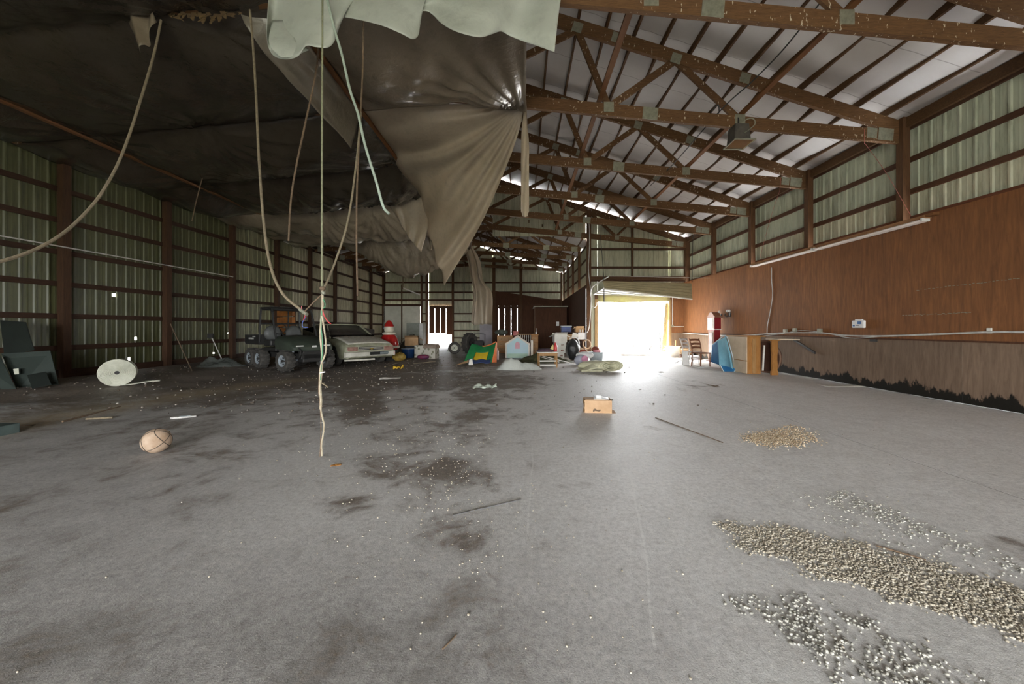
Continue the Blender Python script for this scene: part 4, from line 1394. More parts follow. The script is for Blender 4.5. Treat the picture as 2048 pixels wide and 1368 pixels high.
def loft(sections, closed=True):
    """sections: list of (x, [(y, z), ...])"""
    mb = MB()
    n = len(sections[0][1])
    for x, ps in sections:
        for y, z in ps: mb.v.append((x, y, z))
    for i in range(len(sections) - 1):
        for k in range(n):
            k2 = (k + 1) % n
            mb.f.append([i * n + k, i * n + k2, (i + 1) * n + k2, (i + 1) * n + k])
    mb.f.append(list(range(n))[::-1])
    mb.f.append([(len(sections) - 1) * n + k for k in range(n)])
    return mb


def sec(w, zb_, zt_, crown=.04, edge=.06):
    return [(-w, zb_), (-w * 1.02, (zb_ + zt_) / 2), (-w, zt_ - edge), (-w * .88, zt_), (0, zt_ + crown), (w * .88, zt_), (w, zt_ - edge), (w * 1.02, (zb_ + zt_) / 2), (w, zb_)]


loft([(.35, sec(.58, .62, .98)), (.75, sec(.62, .62, .95)), (1.15, sec(.60, .60, .86)), (1.34, sec(.55, .58, .74, .03, .04)), (1.40, sec(.50, .58, .68, .02, .03))]).build('hood', M_UTV, ut, True)
MB().box((.1, 0, .42), (2.6, .72, .16)).build('chassis', M_UTVB, ut, bevel=.02)
MB().box((1.25, 0, .42), (.30, .62, .34)).build('front_skid', M_UTVB, ut, bevel=.03)
for s in (-1, 1):
    MB().box((1.375, s * .38, .72), (.03, .20, .035)).build('headlight', pm('lamp_lens', (.75, .75, .70), None, 4, .2), ut, bevel=.008)
MB().box((1.41, .0, .70), (.02, .12, .05)).build('front_badge', MATS['lamp_lens'], ut)
MB().beam((1.42, -.42, .50), (1.42, .42, .50), .04, .04).build('brush_guard', M_UTVB, ut)
for s in (-1, 1):
    MB().tube(spline([(1.30, s * .42, .36), (1.45, s * .42, .42), (1.46, s * .40, .60), (1.36, s * .42, .68)], 5), .02, 7).build('brush_guard', M_UTVB, ut, True)
    MB().tube([(1.02, s * .40, .34), (1.12, s * .44, .78)], .035, 8).build('shock', M_RIM, ut, True)
MB().box((-.05, 0, .60), (.80, 1.14, .10)).build('floor_pan', M_UTVB, ut, bevel=.02)
seat = MB().box((-.28, 0, .78), (.46, 1.10, .20)).build('seat', M_UTVB, ut, bevel=.05)
for s in (-.30, .30):
    MB().ball((-.50, s, 1.06), (.11, .24, .25), 14, 9).build('seat_back', pm('grey_vinyl', (.10, .105, .10), (.07, .072, .07), 6, .5), ut, True)
MB().tube([(.22, -.30, 1.0), (.02, -.30, 1.18)], .02, 7).build('steering_column', M_UTVB, ut, True)
rg = MB()
rg.tube([(.02 + .06 * math.cos(a), -.30 + .16 * math.sin(a), 1.19 + .15 * math.cos(a)) for a in np.linspace(0, 2 * pi, 17)], .014, 6, caps=False)
rg.build('steering_wheel', M_UTVB, ut, True)
# cage
for s in (-1, 1):
    MB().tube(spline([(.42, s * .58, .92), (.26, s * .57, 1.30), (.10, s * .56, 1.72), (-.05, s * .55, 1.80), (-.55, s * .55, 1.82), (-.66, s * .56, 1.74), (-.70, s * .58, .80)], 6), .028, 8).build('cage_hoop', M_UTVB, ut, True)
for x, z in ((.06, 1.79), (-.64, 1.79), (-.68, 1.36)):
    MB().tube([(x, -.56, z), (x, .56, z)], .026, 8).build('cage_bar', M_UTVB, ut, True)
for s in (-.22, .22):
    MB().tube([(-.68, s, 1.36), (-.66, s, 1.80)], .02, 7).build('cage_bar', M_UTVB, ut, True)
    MB().tube([(-.68, s, .95), (-.68, s, 1.36)], .02, 7).build('cage_bar', M_UTVB, ut, True)
MB().box((-.30, 0, 1.845), (.80, 1.16, .025)).build('roof_panel', M_UTVB, ut, bevel=.01)
# cargo bed
bed = MB().box((-1.22, 0, .74), (1.04, 1.16, .05)).build('cargo_bed', M_UTVB, ut)
for a, b in (((-1.74, -.58), (-.72, -.58)), ((-1.74, .58), (-.72, .58)), ((-1.74, -.58), (-1.74, .58)), ((-.72, -.58), (-.72, .58))):
    MB().beam((a[0], a[1], .88), (b[0], b[1], .88), .035, .26).build('bed_side', M_UTVB, bed)
MB().box((-1.25, -.60, .90), (.36, .006, .05)).build('decal', pm('pale_decal', (.55, .55, .50), None, 9, .6), ut)
MB().box((-1.05, -.60, .96), (.20, .006, .03)).build('decal', MATS['pale_decal'], ut)
# orange load seen through the cage
og = empty('orange_panels', (-8.35, 13.05, .05), ug, label='stack of worn orange boards standing behind the utility vehicle', cat='board')
M_OR = pm('worn_orange_board', (.42, .16, .035), (.22, .085, .025), 4, .6)
for k, (z, w) in enumerate(((1.05, .36), (1.45, .34), (1.76, .22))):
    MB().box((0, 0, z), (1.15, .10, w)).build('board', M_OR, og, bevel=.015)
for s in (-.5, .5):
    MB().box((s, .07, .95), (.06, .06, 1.8)).build('stake', M_POST, og)

# old sedan
cg = math.radians(-42)
car = empty('old_sedan', (-6.83, 14.0, .04), cg, label='pale dirty sedan with dark windscreen parked behind the utility vehicle', cat='car')
M_CAR = pm('dirty_cream_paint', (.36, .36, .26), (.22, .22, .14), 3.5, .45, coat=.2)
M_CARL = pm('dusty_pale_trim', (.60, .58, .50), (.42, .40, .33), 5, .5)
M_GLASS = pm('dusty_dark_glass', (.045, .038, .033), (.065, .055, .047), 3, .25)
M_GLASSB = pm('black_trim', (.015, .015, .014), None, 6, .5)


def csec(w, zb_, zt_):
    return [(-w * .93, zb_), (-w, zb_ + .16), (-w, zb_ + .34), (-w * .97, zt_ - .05), (-w * .90, zt_), (-w * .45, zt_ + .025), (0, zt_ + .03), (w * .45, zt_ + .025), (w * .90, zt_), (w * .97, zt_ - .05), (w, zb_ + .34), (w, zb_ + .16), (w * .93, zb_)]


body = loft([(2.36, csec(.78, .28, .60)), (2.30, csec(.84, .24, .68)), (2.0, csec(.87, .22, .77)), (1.2, csec(.88, .20, .84)), (.75, csec(.88, .20, .88)), (-1.4, csec(.88, .20, .90)), (-2.2, csec(.86, .22, .90)), (-2.4, csec(.80, .28, .84))]).build('body', M_CAR, car, True)
# wheel arches are cut out of the body
bm = bmesh.new()
bm.from_mesh(body.data)
cut = MB()
for x in (1.45, -1.45):
    for s in (-1, 1):
        cut.lathe([(.36, -.2), (.36, .2)], 24, Matrix.Translation((x, s * .82, .30)) @ Matrix.Rotation(pi / 2, 4, 'X'))
cme = cut.mesh('cutter', None)
co_ = link('cutter', cme)
co_.matrix_world = Matrix.Translation(car.location) @ Matrix.Rotation(cg, 4, 'Z')
bpy.context.view_layer.update()
md = body.modifiers.new('arch', 'BOOLEAN')
md.object = co_
md.operation = 'DIFFERENCE'
md.solver = 'EXACT'
dg = bpy.context.evaluated_depsgraph_get()
newme = bpy.data.meshes.new_from_object(body.evaluated_get(dg))
body.modifiers.clear()
if len(newme.polygons) > 60:
    body.data = newme
bpy.data.objects.remove(co_, do_unlink=True)
bm.free()
for x in (1.45, -1.45):
    for s in (-1, 1):
        wheel(car, (x, s * .76, .31), .31, .2, lugs=0, rim=M_GALV)
# greenhouse
gh = loft([(.95, csec(.80, .84, .88)), (.20, [(-.66, .86), (-.70, .95), (-.68, 1.05), (-.62, 1.28), (-.56, 1.33), (-.3, 1.345), (0, 1.35), (.3, 1.345), (.56, 1.33), (.62, 1.28), (.68, 1.05), (.70, .95), (.66, .86)]),
           (-1.0, [(-.66, .88), (-.70, .97), (-.68, 1.07), (-.62, 1.30), (-.56, 1.35), (-.3, 1.365), (0, 1.37), (.3, 1.365), (.56, 1.35), (.62, 1.30), (.68, 1.07), (.70, .97), (.66, .88)]), (-1.75, csec(.80, .86, .90))])
gh.build('windscreen', M_GLASS, car, True)
MB().grid(lambda u, v: ((lerp(.22, -1.02, u)), lerp(-.60, .60, v), 1.362 + .02 * math.sin(pi * v) + .012 * u), 8, 8).build('roof', M_CAR, car, True, solid=.03)
for s in (-1, 1):
    MB().beam((.97, s * .78, .90), (.20, s * .60, 1.33), .04, .05).build('pillar', M_CAR, car)
MB().beam((.98, -.60, .905), (.98, .60, .905), .18, .03).build('cowl', M_GLASSB, car)
hoodp = MB().grid(lambda u, v: (lerp(1.02, 2.26, u), lerp(-.72, .72, v), lerp(.905, .70, u ** 1.5) + .03 * math.sin(pi * v) + .015), 10, 10).build('hood', M_CARL, car, True, solid=.02)
for s in (-1, 1):
    MB().box((2.345, s * .62, .56), (.06, .34, .14)).build('headlight', pm('rusty_lens', (.34, .20, .16), (.20, .11, .08), 12, .3), car, bevel=.015)
MB().box((2.345, 0, .56), (.04, .84, .13)).build('grille', M_GLASSB, car)
for z in (.51, .555, .60):
    MB().box((2.37, 0, z), (.02, .84, .014)).build('grille_bar', M_CARL, car)
em = MB()
em.prism([(-.07, -.012), (-.03, -.012), (-.025, -.03), (.03, -.03), (.025, -.012), (.075, -.012), (.065, .012), (.03, .012), (.025, .03), (-.03, .03), (-.025, .012), (-.065, .012)], .012)
em.build('emblem', pm('gold_emblem', (.45, .32, .08), None, 8, .35, .6), car, loc=(2.383, 0, .56), rot=(pi / 2, 0, pi / 2))
bump = loft([(2.30, [(-.88, .28), (-.88, .47), (.88, .47), (.88, .28)]), (2.42, [(-.84, .30), (-.84, .46), (.84, .46), (.84, .30)]), (2.46, [(-.60, .32), (-.60, .45), (.60, .45), (.60, .32)])]).build('bumper', M_CARL, car, bevel=.02)
MB().box((2.47, .22, .40), (.02, .62, .10)).build('bumper_insert', M_GLASSB, bump)
MB().box((2.485, .40, .40), (.008, .30, .07)).build('licence_plate', pm('dusty_plate', (.20, .24, .24), (.12, .14, .14), 14, .5), bump)
MB().box((2.40, .72, .385), (.06, .20, .10)).build('corner_lamp', pm('pink_lens', (.62, .42, .38), (.5, .32, .28), 8, .3), bump)
MB().beam((2.30, -.86, .20), (2.38, .1, .20), .08, .05).build('valance', M_CARL, car)
# leaves and litter on the hood
mb = MB()
for k in range(160):
    x, y = random.uniform(1.05, 2.2), random.uniform(-.65, .65)
    z = lerp(.905, .70, ((x - 1.02) / 1.24) ** 1.5) + .03 * math.sin(pi * (y + .72) / 1.44) + .03
    a = random.uniform(0, 6.28)
    s = random.uniform(.01, .03)
    mb.add([(x + s * math.cos(a), y + s * math.sin(a), z + .006), (x - s * math.sin(a) * .4, y + s * math.cos(a) * .4, z + .012), (x - s * math.cos(a), y - s * math.sin(a), z + .004)], [(0, 1, 2)])
o = mb.build('leaf_litter', pm('dry_leaves', (.20, .11, .05), (.30, .2, .1), 20, .9), car)
o['kind'] = 'stuff'
MB().box((.3, .45, .10), (.34, .25, .02)).build('blue_leaflet', pm('blue_white_print', (.10, .22, .45), (.6, .65, .7), 14, .6), None, loc=(-6.0, 14.9, 1.27), rot=(0, .5, cg), label='small blue leaflet lying on the sedan near the windscreen', cat='paper')

# plain red and white lawn ornament
fg = empty('lawn_ornament', (-5.25, 14.55, .0), math.radians(-35), label='glossy red and white plastic lawn ornament beside the sedan', cat='ornament')
M_RG = pm('glossy_red_plastic', (.42, .018, .014), (.30, .012, .012), 4, .22, coat=.5)
M_WG = pm('aged_white_plastic', (.66, .62, .50), (.52, .47, .36), 5, .4)
MB().box((-.02, 0, .22), (.50, .55, .44)).build('pedestal', M_BLACK, fg, bevel=.02)
MB().lathe([(.0, .42), (.30, .43), (.37, .52), (.38, .66), (.34, .84), (.26, .98), (.17, 1.06), (.0, 1.08)], 26).build('lower_bulb', M_RG, fg, True)
MB().lathe([(.37, .50), (.405, .52), (.405, .58), (.38, .60)], 26).build('lower_band', M_WG, fg, True)
MB().lathe([(.17, 1.00), (.25, 1.03), (.25, 1.10), (.17, 1.13)], 24).build('upper_band', M_WG, fg, True)
MB().lathe([(.0, 1.08), (.14, 1.10), (.185, 1.20), (.18, 1.32), (.14, 1.38), (.0, 1.39)], 24).build('upper_bulb', M_WG, fg, True)
MB().lathe([(.185, 1.34), (.18, 1.38), (.12, 1.50), (.05, 1.58), (.0, 1.60)], 24).build('top', M_RG, fg, True)

# white roll lying on its side
rr = .268
ro = empty('white_roll', (-8.20, 7.50, floor_height(-8.2, 7.5) + rr), label='big white rolled strip of padding near the left wall', cat='roll')
Mx = Matrix.Rotation(pi / 2, 4, 'X')
prof = [(.035, .0)]
n = 16
for k in range(n):
    r0 = .04 + (rr - .04) * k / n
    r1 = .04 + (rr - .04) * (k + 1) / n
    d = random.uniform(-.002, .002)
    prof += [(r0 + .002, .004 + d), (r1 - .003, .004 + d), (r1 - .0015, -.006)]
prof = [(a, b + .13) for a, b in prof] + [(rr, .125), (rr, -.13), (.04, -.13)]
M_ROLL = pm('aged_white_padding', (.66, .66, .55), (.46, .46, .36), 5, .8)
MB().lathe(prof, 40, Mx).build('coil', M_ROLL, ro, True, rot=(0, 0, .72))
MB().lathe([(.036, -.12), (.036, .137)], 18, Mx).build('core', M_BLACK, ro, True, rot=(0, 0, .72))
tl = MB()
tl.grid(lambda u, v: (lerp(.05, .62, u), lerp(-.13, .13, v) - .05 * u, -rr + .012 + .10 * smooth(.15, .9, u) * (1 - u * .3) * .6), 12, 4)
tl.build('loose_end', M_ROLL, ro, True, solid=.012, rot=(0, 0, .72))

# grey green boards leaning on the wall
M_GB = pm('grey_green_board', (.040, .052, .044), (.028, .036, .031), 3, .5)
M_GBD = pm('dark_green_board', (.016, .021, .017), (.012, .015, .013), 3, .55)


def lean(name, pts, mat, label, t=.02):
    """board through four pixel corners, with its own thickness"""
    a = [P(x, y, Y * .945) for x, y, Y in pts]
    nrm = (a[1] - a[0]).cross(a[3] - a[0]).normalized() * t
    mb = MB()
    mb.add([*a, *[p + nrm for p in a]], [(0, 1, 2, 3), (7, 6, 5, 4), (0, 4, 5, 1), (1, 5, 6, 2), (2, 6, 7, 3), (3, 7, 4, 0)])
    return mb.build(name, mat, None, bevel=.004, label=label, cat='board', group='boards leaning by the left wall')


lean('leaning_board', [(0, 640, 7.6), (50, 644, 7.55), (67, 700, 7.45), (8, 712, 7.45)], M_GBD, 'dark board standing at the back of the leaning boards')
b1 = lean('leaning_board', [(2, 707, 7.35), (100, 701, 7.6), (117, 768, 7.45), (34, 780, 7.1)], M_GB, 'wide grey green board leaning in front')
lean('leaning_board', [(-60, 715, 7.0), (0, 712, 7.2), (32, 777, 6.95), (-50, 790, 6.8)], M_GB, 'grey green board cut off by the left edge')
lean('leaning_board', [(54, 750, 7.12), (92, 743, 7.32), (103, 769, 7.22), (64, 777, 7.02)], M_GBD, 'small dark square board on the floor against the wide one', .012)
lean('paper_label', [(26, 738, 7.18), (37, 737, 7.2), (38, 748, 7.17), (29, 749, 7.15)], M_ROLL, 'yellowed paper label stuck on the wide leaning board', .003)['category'] = 'label'
# bench end cut by the frame
MB().box((0, 0, .06), (.22, .30, .12)).build('teal_block', pm('teal_block', (.06, .085, .078), None, 5, .6), None, loc=G(-12, 872, .0), bevel=.01, label='pale teal block on the floor at the left frame edge', cat='block')
# plastic heap and poles by the posts
def heap(name, cx, cy, rx, ry, h, mat, label, cat, seed=0, rz=0, n=46, sharp=3.0, z0=0.0):
    mb = MB()

    def f(u, v):
        r = v
        a = 2 * pi * u
        edge = 1 + .22 * nz(math.cos(a) * 1.5, math.sin(a) * 1.5, seed)
        x, y = r * math.cos(a) * rx * edge, r * math.sin(a) * ry * edge
        rid = 1 - abs(nz(x * sharp * .55, y * sharp * .55, seed + 9)) * 2.2
        rid2 = 1 - abs(nz(x * sharp * 1.6, y * sharp * 1.6, seed + 5)) * 2.0
        hump = max(.12, .62 + 1.15 * nz(x / rx * 1.25, y / ry * .9, seed + 3))
        z = h * (1 - r ** 3) * hump * (.62 + .38 * rid) + h * .16 * rid2 * (1 - r ** 2)
        return (x, y, max(z, .004))
    mb.grid(f, n * 2, 30)
    o = mb.build(name, mat, None, True, loc=(cx, cy, z0), rot=(0, 0, rz), label=label, cat=cat)
    o.data.set_sharp_from_angle(angle=math.radians(30))
    return o


M_CLEAR = plastic_mat('cloudy_plastic_film', (.70, .72, .66), (.56, .58, .53), .2, .3, .5, 5.0, .8)
M_CLEARD = plastic_mat('dim_plastic_film', (.15, .16, .145), (.10, .11, .10), .25, .2, .8, 6.0)
p = G(428, 735, .13)
heap('plastic_heap', p.x, p.y + .2, .66, .40, .30, M_CLEARD, 'crumpled dim plastic film at the foot of the left posts', 'plastic', 2, z0=floor_height(p.x, p.y) - .02)
MB().tube([P(341, 648, 10.3), P(384, 742, 9.75)], .012, 7).build('leaning_pole', M_ROPED, None, True, label='thin pole leaning on the second left post', cat='pole')
br = MB().tube([P(424, 676, 11.4), P(447, 726, 11.1)], .013, 7).build('leaning_broom', M_COND, None, True, label='broom handle leaning near the crumpled plastic', cat='broom')
MB().box(tuple(P(421, 672, 11.42)), (.16, .06, .14)).build('broom_head', M_BLACK, br)
MB().tube(spline([P(217, 590, 9.7), P(216, 600, 9.6), P(207, 612, 9.5), P(203, 610, 9.5)], 5), .015, 7).build('wall_hook', M_BLACKM, None, True, label='bent iron hook hanging on the left wall girt', cat='hook')
# ------------------------------------------------------------------ clutter in the middle distance
M_CARD = pm('brown_cardboard', (.46, .29, .15), (.36, .22, .11), 4, .85)
M_CARDW = pm('white_carton', (.72, .70, .64), (.60, .57, .50), 3, .8)
M_OAK = wood_mat('orange_oak', (.50, .24, .07), (.32, .14, .04), (6, 6, .8), world=False, rough=.5)
M_PINE = wood_mat('honey_pine', (.46, .26, .10), (.30, .16, .06), (6, 6, .8), world=False, rough=.5)


def gz(px, py, z=0.0): return G(px, py, z)


def box_thing(name, px0, px1, pyb, pyt, depth, mat, label, cat, rz=0.0, z=0.0, bevel=.008, group=None):
    a, b = gz(px0, pyb, z), gz(px1, pyb, z)
    Y = a.y
    h = (pyb - pyt) * Y / FPX
    e = MB().box((0, 0, h / 2), (b.x - a.x, depth, h)).build(name, mat, None, loc=((a.x + b.x) / 2, Y + depth / 2, z), rot=(0, 0, rz), bevel=bevel, label=label, cat=cat, group=group)
    return e


def carton(name, loc, size, rz, mat, label, flaps=True, cat='box', group=None):
    w, d, h = size
    e = empty(name, loc, rz, label=label, cat=cat, group=group)
    t = .012
    mb = MB()
    mb.box((0, 0, t / 2), (w, d, t))
    for c, s in (((0, -d / 2, h / 2), (w, t, h)), ((0, d / 2, h / 2), (w, t, h)), ((-w / 2, 0, h / 2), (t, d, h)), ((w / 2, 0, h / 2), (t, d, h))): mb.box(c, s)
    mb.build('body', mat, e)
    if flaps:
        for (x, y, lx, ly, ax, an) in ((0, -d / 2, w, d * .45, 'X', .5), (0, d / 2, w, d * .45, 'X', -.35), (-w / 2, 0, w * .4, d, 'Y', -.5), (w / 2, 0, w * .4, d, 'Y', .6)):
            m = MB()
            if ax == 'X':
                sgn = -1 if y < 0 else 1
                m.box((0, sgn * ly / 2, 0), (lx, ly, .006))
                m.build('flap', mat, e, loc=(x, y, h), rot=(an * -1.0 * (1 if sgn < 0 else 1), 0, 0))
            else:
                sgn = -1 if x < 0 else 1
                m.box((sgn * lx / 2, 0, 0), (lx, ly, .006))
                m.build('flap', mat, e, loc=(x, y, h), rot=(0, an, 0))
    else:
        MB().box((0, 0, h), (w, d, .008)).build('lid', mat, e)
    return e


# sagging play tent
tn = empty('play_tent', (G(960, 726).x, G(960, 726).y, 0), label='collapsed green and yellow play tent with orange edge', cat='tent')
tx0, tx1 = -.58, .55
M_TG = pm('green_nylon', (.02, .20, .06), (.012, .14, .045), 3, .5, trans=.15)
M_TY = pm('yellow_nylon', (.62, .44, .02), (.48, .33, .02), 3, .5, trans=.2)
M_TO = pm('orange_nylon', (.70, .20, .07), (.55, .15, .05), 3, .5)
M_TB = pm('blue_nylon', (.045, .085, .22), (.03, .05, .14), 3, .5)


def tent_pt(u, v):
    x = lerp(lerp(-.60, -.36, v), lerp(.44, .56, v), u)
    top = .64 + .05 * math.cos(u * 2.0 * pi) + .06 * (u > .85) * (u - .85) / .15
    z = lerp(.02, top, v)
    y = -.05 + .45 * v ** 1.4 + .06 * math.sin(u * 9) * v
    return (x, y, z)


MB().grid(tent_pt, 28, 20, keep=lambda u, v: not (.30 < u < .78 and .10 < v < .62)).build('front_panel', M_TG, tn, True, solid=.006)
MB().grid(lambda u, v: Vector(tent_pt(lerp(.30, .78, u), lerp(.10, .62, v))) + Vector((0, .015, 0)), 12, 12).build('window_panel', M_TY, tn, True, solid=.006)
MB().grid(lambda u, v: Vector(tent_pt(u, 1.0)) + Vector((0, .45 * v, -.10 * v * (1 - v) - .05 * v)), 20, 8).build('roof_panel', M_TB, tn, True, solid=.006)
MB().tube([Vector(tent_pt(u, 1.0)) + Vector((0, -.01, .012)) for u in np.linspace(.45, 1, 14)], .022, 6).build('orange_piping', M_TO, tn, True)
MB().grid(lambda u, v: Vector(tent_pt(1.0, v)) + Vector((.17 * u * (1 - .8 * v), .10 * u, 0)), 6, 14).build('side_panel', M_TO, tn, True, solid=.006)
MB().grid(lambda u, v: (lerp(-.44, .40, u), lerp(-.26, -.03, v), .02 + .11 * v + .02 * math.sin(u * 13)), 16, 6).build('floor_flap', M_TB, tn, True, solid=.008)
# cardboard scrap in front of the tent
sc_ = G(928, 730)
MB().grid(lambda u, v: (lerp(-.26, .16, u), lerp(-.12, .12, v), .01 + .17 * u * (1 - abs(v - .5))), 6, 4).build('cardboard_scrap', M_CARD, None, loc=sc_, solid=.008, label='folded cardboard scrap in front of the play tent', cat='cardboard')
MB().add([(-.02, 0, 0), (.14, 0, 0), (.10, .06, .22), (.0, .05, .17)], [(0, 1, 2, 3)]).build('paper_scrap', M_CARDW, None, loc=sc_ + Vector((.19, -.1, .01)), solid=.006, label='cream paper scrap standing against the cardboard scrap', cat='paper')
# toy house
hs = empty('toy_house', (G(1035, 716).x, G(1035, 716).y, 0), label='pastel toy house with peaked front and pink window', cat='toy house')
M_HB = pm('pastel_blue_plastic', (.36, .55, .56), (.42, .52, .60), 2, .5)
M_HC = pm('cream_plastic', (.66, .60, .50), (.55, .49, .40), 3, .5)
M_HP = pm('pink_plastic', (.60, .30, .34), (.50, .24, .28), 3, .5)
W = .47
MB().prism([(-W, 0), (W, 0), (W, .60), (0, .92), (-W, .60)], .04, Matrix.Rotation(pi / 2, 4, 'X')).build('front_wall', M_HB, hs)
MB().box((W + .02, .22, .32), (.05, .48, .64)).build('side_wall', M_HP, hs)
MB().box((-W, .22, .32), (.05, .48, .64)).build('side_wall', M_HC, hs)
MB().box((0, .45, .32), (2 * W, .05, .64)).build('rear_wall', M_HB, hs)
for s in (-1, 1):
    MB().beam((s * (W + .05), -.06, .58), (0, -.06, .93), .05, .07).build('roof_trim', M_HC, hs)
    MB().beam((s * (W + .02), -.06, 0), (s * (W + .02), -.06, .60), .05, .07, (0, 1, 0)).build('corner_trim', M_HC, hs)
    MB().add([(s * (W + .06), -.05, .58), (0, -.05, .95), (0, .5, .95), (s * (W + .06), .5, .58)], [(0, 1, 2, 3)]).build('roof_half', M_HC, hs, solid=.03)
win = MB()
win.prism([(-.10, 0), (.10, 0), (.10, .20), (.07, .27), (0, .30), (-.07, .27), (-.10, .20)], .03, Matrix.Rotation(pi / 2, 4, 'X'))
win.build('window', M_HP, hs, loc=(0, -.045, .40))
MB().box((0, -.05, .10), (.86, .02, .18)).build('grass_print', pm('mint_plastic', (.36, .50, .38), (.30, .44, .34), 5, .5), hs)
MB().box((W + .15, .1, .38), (.10, .10, .76)).build('post', M_HC, hs, bevel=.01)
# small table with shelf
sd = empty('side_table', (G(1096, 735).x, G(1096, 735).y, 0), math.radians(4), label='small honey wood side table with two pale shelves', cat='table')
for x in (-.29, .29):
    for y in (.0, .34):
        MB().lathe([(.020, 0), (.024, .12), (.016, .16), (.024, .20), (.022, .40), (.026, .48)], 10, Matrix.Translation((x, y, 0))).build('leg', M_PINE, sd, True)
MB().box((0, .17, .49), (.70, .44, .03)).build('top', M_CARDW, sd, bevel=.006)
MB().box((0, -.012, .43), (.60, .02, .10)).build('apron', M_PINE, sd)
MB().box((0, .35, .43), (.60, .02, .10)).build('apron', M_PINE, sd)
MB().box((0, .17, .20), (.58, .34, .025)).build('shelf', M_CARDW, sd)
MB().box((0, .17, .06), (.58, .34, .025)).build('shelf', M_CARDW, sd)
g0 = sd.location
MB().ball((0, 0, .05), (.28, .15, .07), 14, 8).build('dark_cloth', pm('dark_purple_cloth', (.05, .03, .05), (.09, .05, .06), 6, .9), None, True, loc=g0 + Vector((-.08, .17, .49)), label='dark purple cloth bundle on the side table', cat='cloth')
MB().lathe([(.055, 0), (.06, .02), (.06, .20), (.03, .26), (.03, .30)], 14).build('red_bottle', pm('red_plastic', (.50, .03, .03), None, 4, .35), None, True, loc=g0 + Vector((.26, .22, .505)), label='red bottle on the side table corner', cat='bottle')
MB().box((0, 0, .08), (.10, .03, .18)).build('yellow_card', pm('yellow_card', (.70, .58, .25), None, 4, .7), None, loc=g0 + Vector((.13, .26, .56)), rot=(0, .5, .2), label='yellow card leaning on the dark cloth', cat='card')
# clear plastic heap in front
c0 = G(1034, 741)
heap('plastic_heap', c0.x, c0.y + .30, .76, .34, .34, M_CLEAR, 'big crumpled clear plastic sheet on the floor before the toy house', 'plastic', 5, n=70, sharp=3.2)
c0 = G(1085, 727)
M_GT = pm('olive_tarp', (.085, .085, .035), (.055, .052, .025), 4, .7)
heap('olive_tarp', c0.x + .1, c0.y + .6, 1.15, .70, .36, M_GT, 'rumpled olive tarp spread behind the side table', 'tarp', 8, n=60)
for a, b, lab in (((1075, 712, 13.6), (1118, 724, 12.6), 'pale lath lying across the olive tarp'), ((1085, 712, 13.4), (1150, 728, 12.9), 'long pale lath sloping over the olive tarp')):
    MB().beam(P(*a), P(*b), .03, .02).build('lath', M_CARDW, None, label=lab, cat='lath')
# stack of cartons
bx0 = G(1121, 720)
xs = bx0.x
specs = [(.34, .34, .0, .26, M_CARDW, 'lowest plain white carton of the stack by the black bag'), (.40, .36, .27, .17, M_CARDW, 'flat printed carton second from the bottom of the stack'),
         (.48, .40, .45, .24, M_CARDW, 'pink edged carton below the open topped one'), ]
for w, d, z, h, m, lab in specs:
    e = carton('stacked_carton', (xs, bx0.y + .3, z), (w, d, h), random.uniform(-.1, .1), m, lab, flaps=False, group='cartons stacked beside the black bag')
    MB().box((w * .2, -d / 2 - .003, h * .65), (.11, .006, .06)).build('print', pm('brown_print', (.22, .10, .07), (.4, .2, .15), 20, .7), e)
e = carton('open_carton', (xs, bx0.y + .3, .70), (.50, .40, .32), .12, M_CARDW, 'open white carton on top of the carton stack', flaps=True)
MB().box((0, 0, .16), (.12, .12, .32)).build('tall_carton', M_CARDW, None, loc=(xs + .17, bx0.y + .32, .73), rot=(0, 0, .3), bevel=.006, label='narrow white carton standing in the open carton', cat='box')
# black bag
bb = G(1144, 721)
mb = MB()


def bagf(u, v):
    a = 2 * pi * u
    r = (.27 * math.sin(pi * min(1, v * 1.02 + .0)) ** .42) * (1 - .25 * smooth(.75, 1, v)) + .012
    r *= 1 + .10 * nz(math.cos(a) * 2, math.sin(a) * 2, v * 4) + .05 * nz(math.cos(a) * 6, math.sin(a) * 6, v * 5)
    return (r * math.cos(a), r * math.sin(a), .86 * v)


mb.grid(bagf, 40, 26)
bag = mb.build('rubbish_bag', pm('black_bin_film', (.018, .018, .018), (.028, .028, .028), 6, .42, bump=1.0, bscale=16), None, True, loc=(bb.x + .07, bb.y + .24, 0), label='full black rubbish bag standing by the cartons', cat='bag')
MB().tube(spline([(-.14, -.05, .84), (-.02, -.12, .90), (.14, -.10, .88), (.24, -.05, .72), (.22, -.10, .55)], 6), .022, 6).build('white_tie', M_WHITE, bag, True)
heap('white_stuffing', bb.x + .34, bb.y + .05, .26, .20, .22, pm('white_fibre', (.80, .78, .74), (.62, .60, .56), 18, .95, bump=1.0, bscale=30), 'tuft of white stuffing spilled beside the black bag', 'stuffing', 12)
heap('white_stuffing', bb.x + .22, bb.y - .35, .22, .14, .10, MATS['white_fibre'], 'low tuft of white stuffing on the floor before the black bag', 'stuffing', 15)
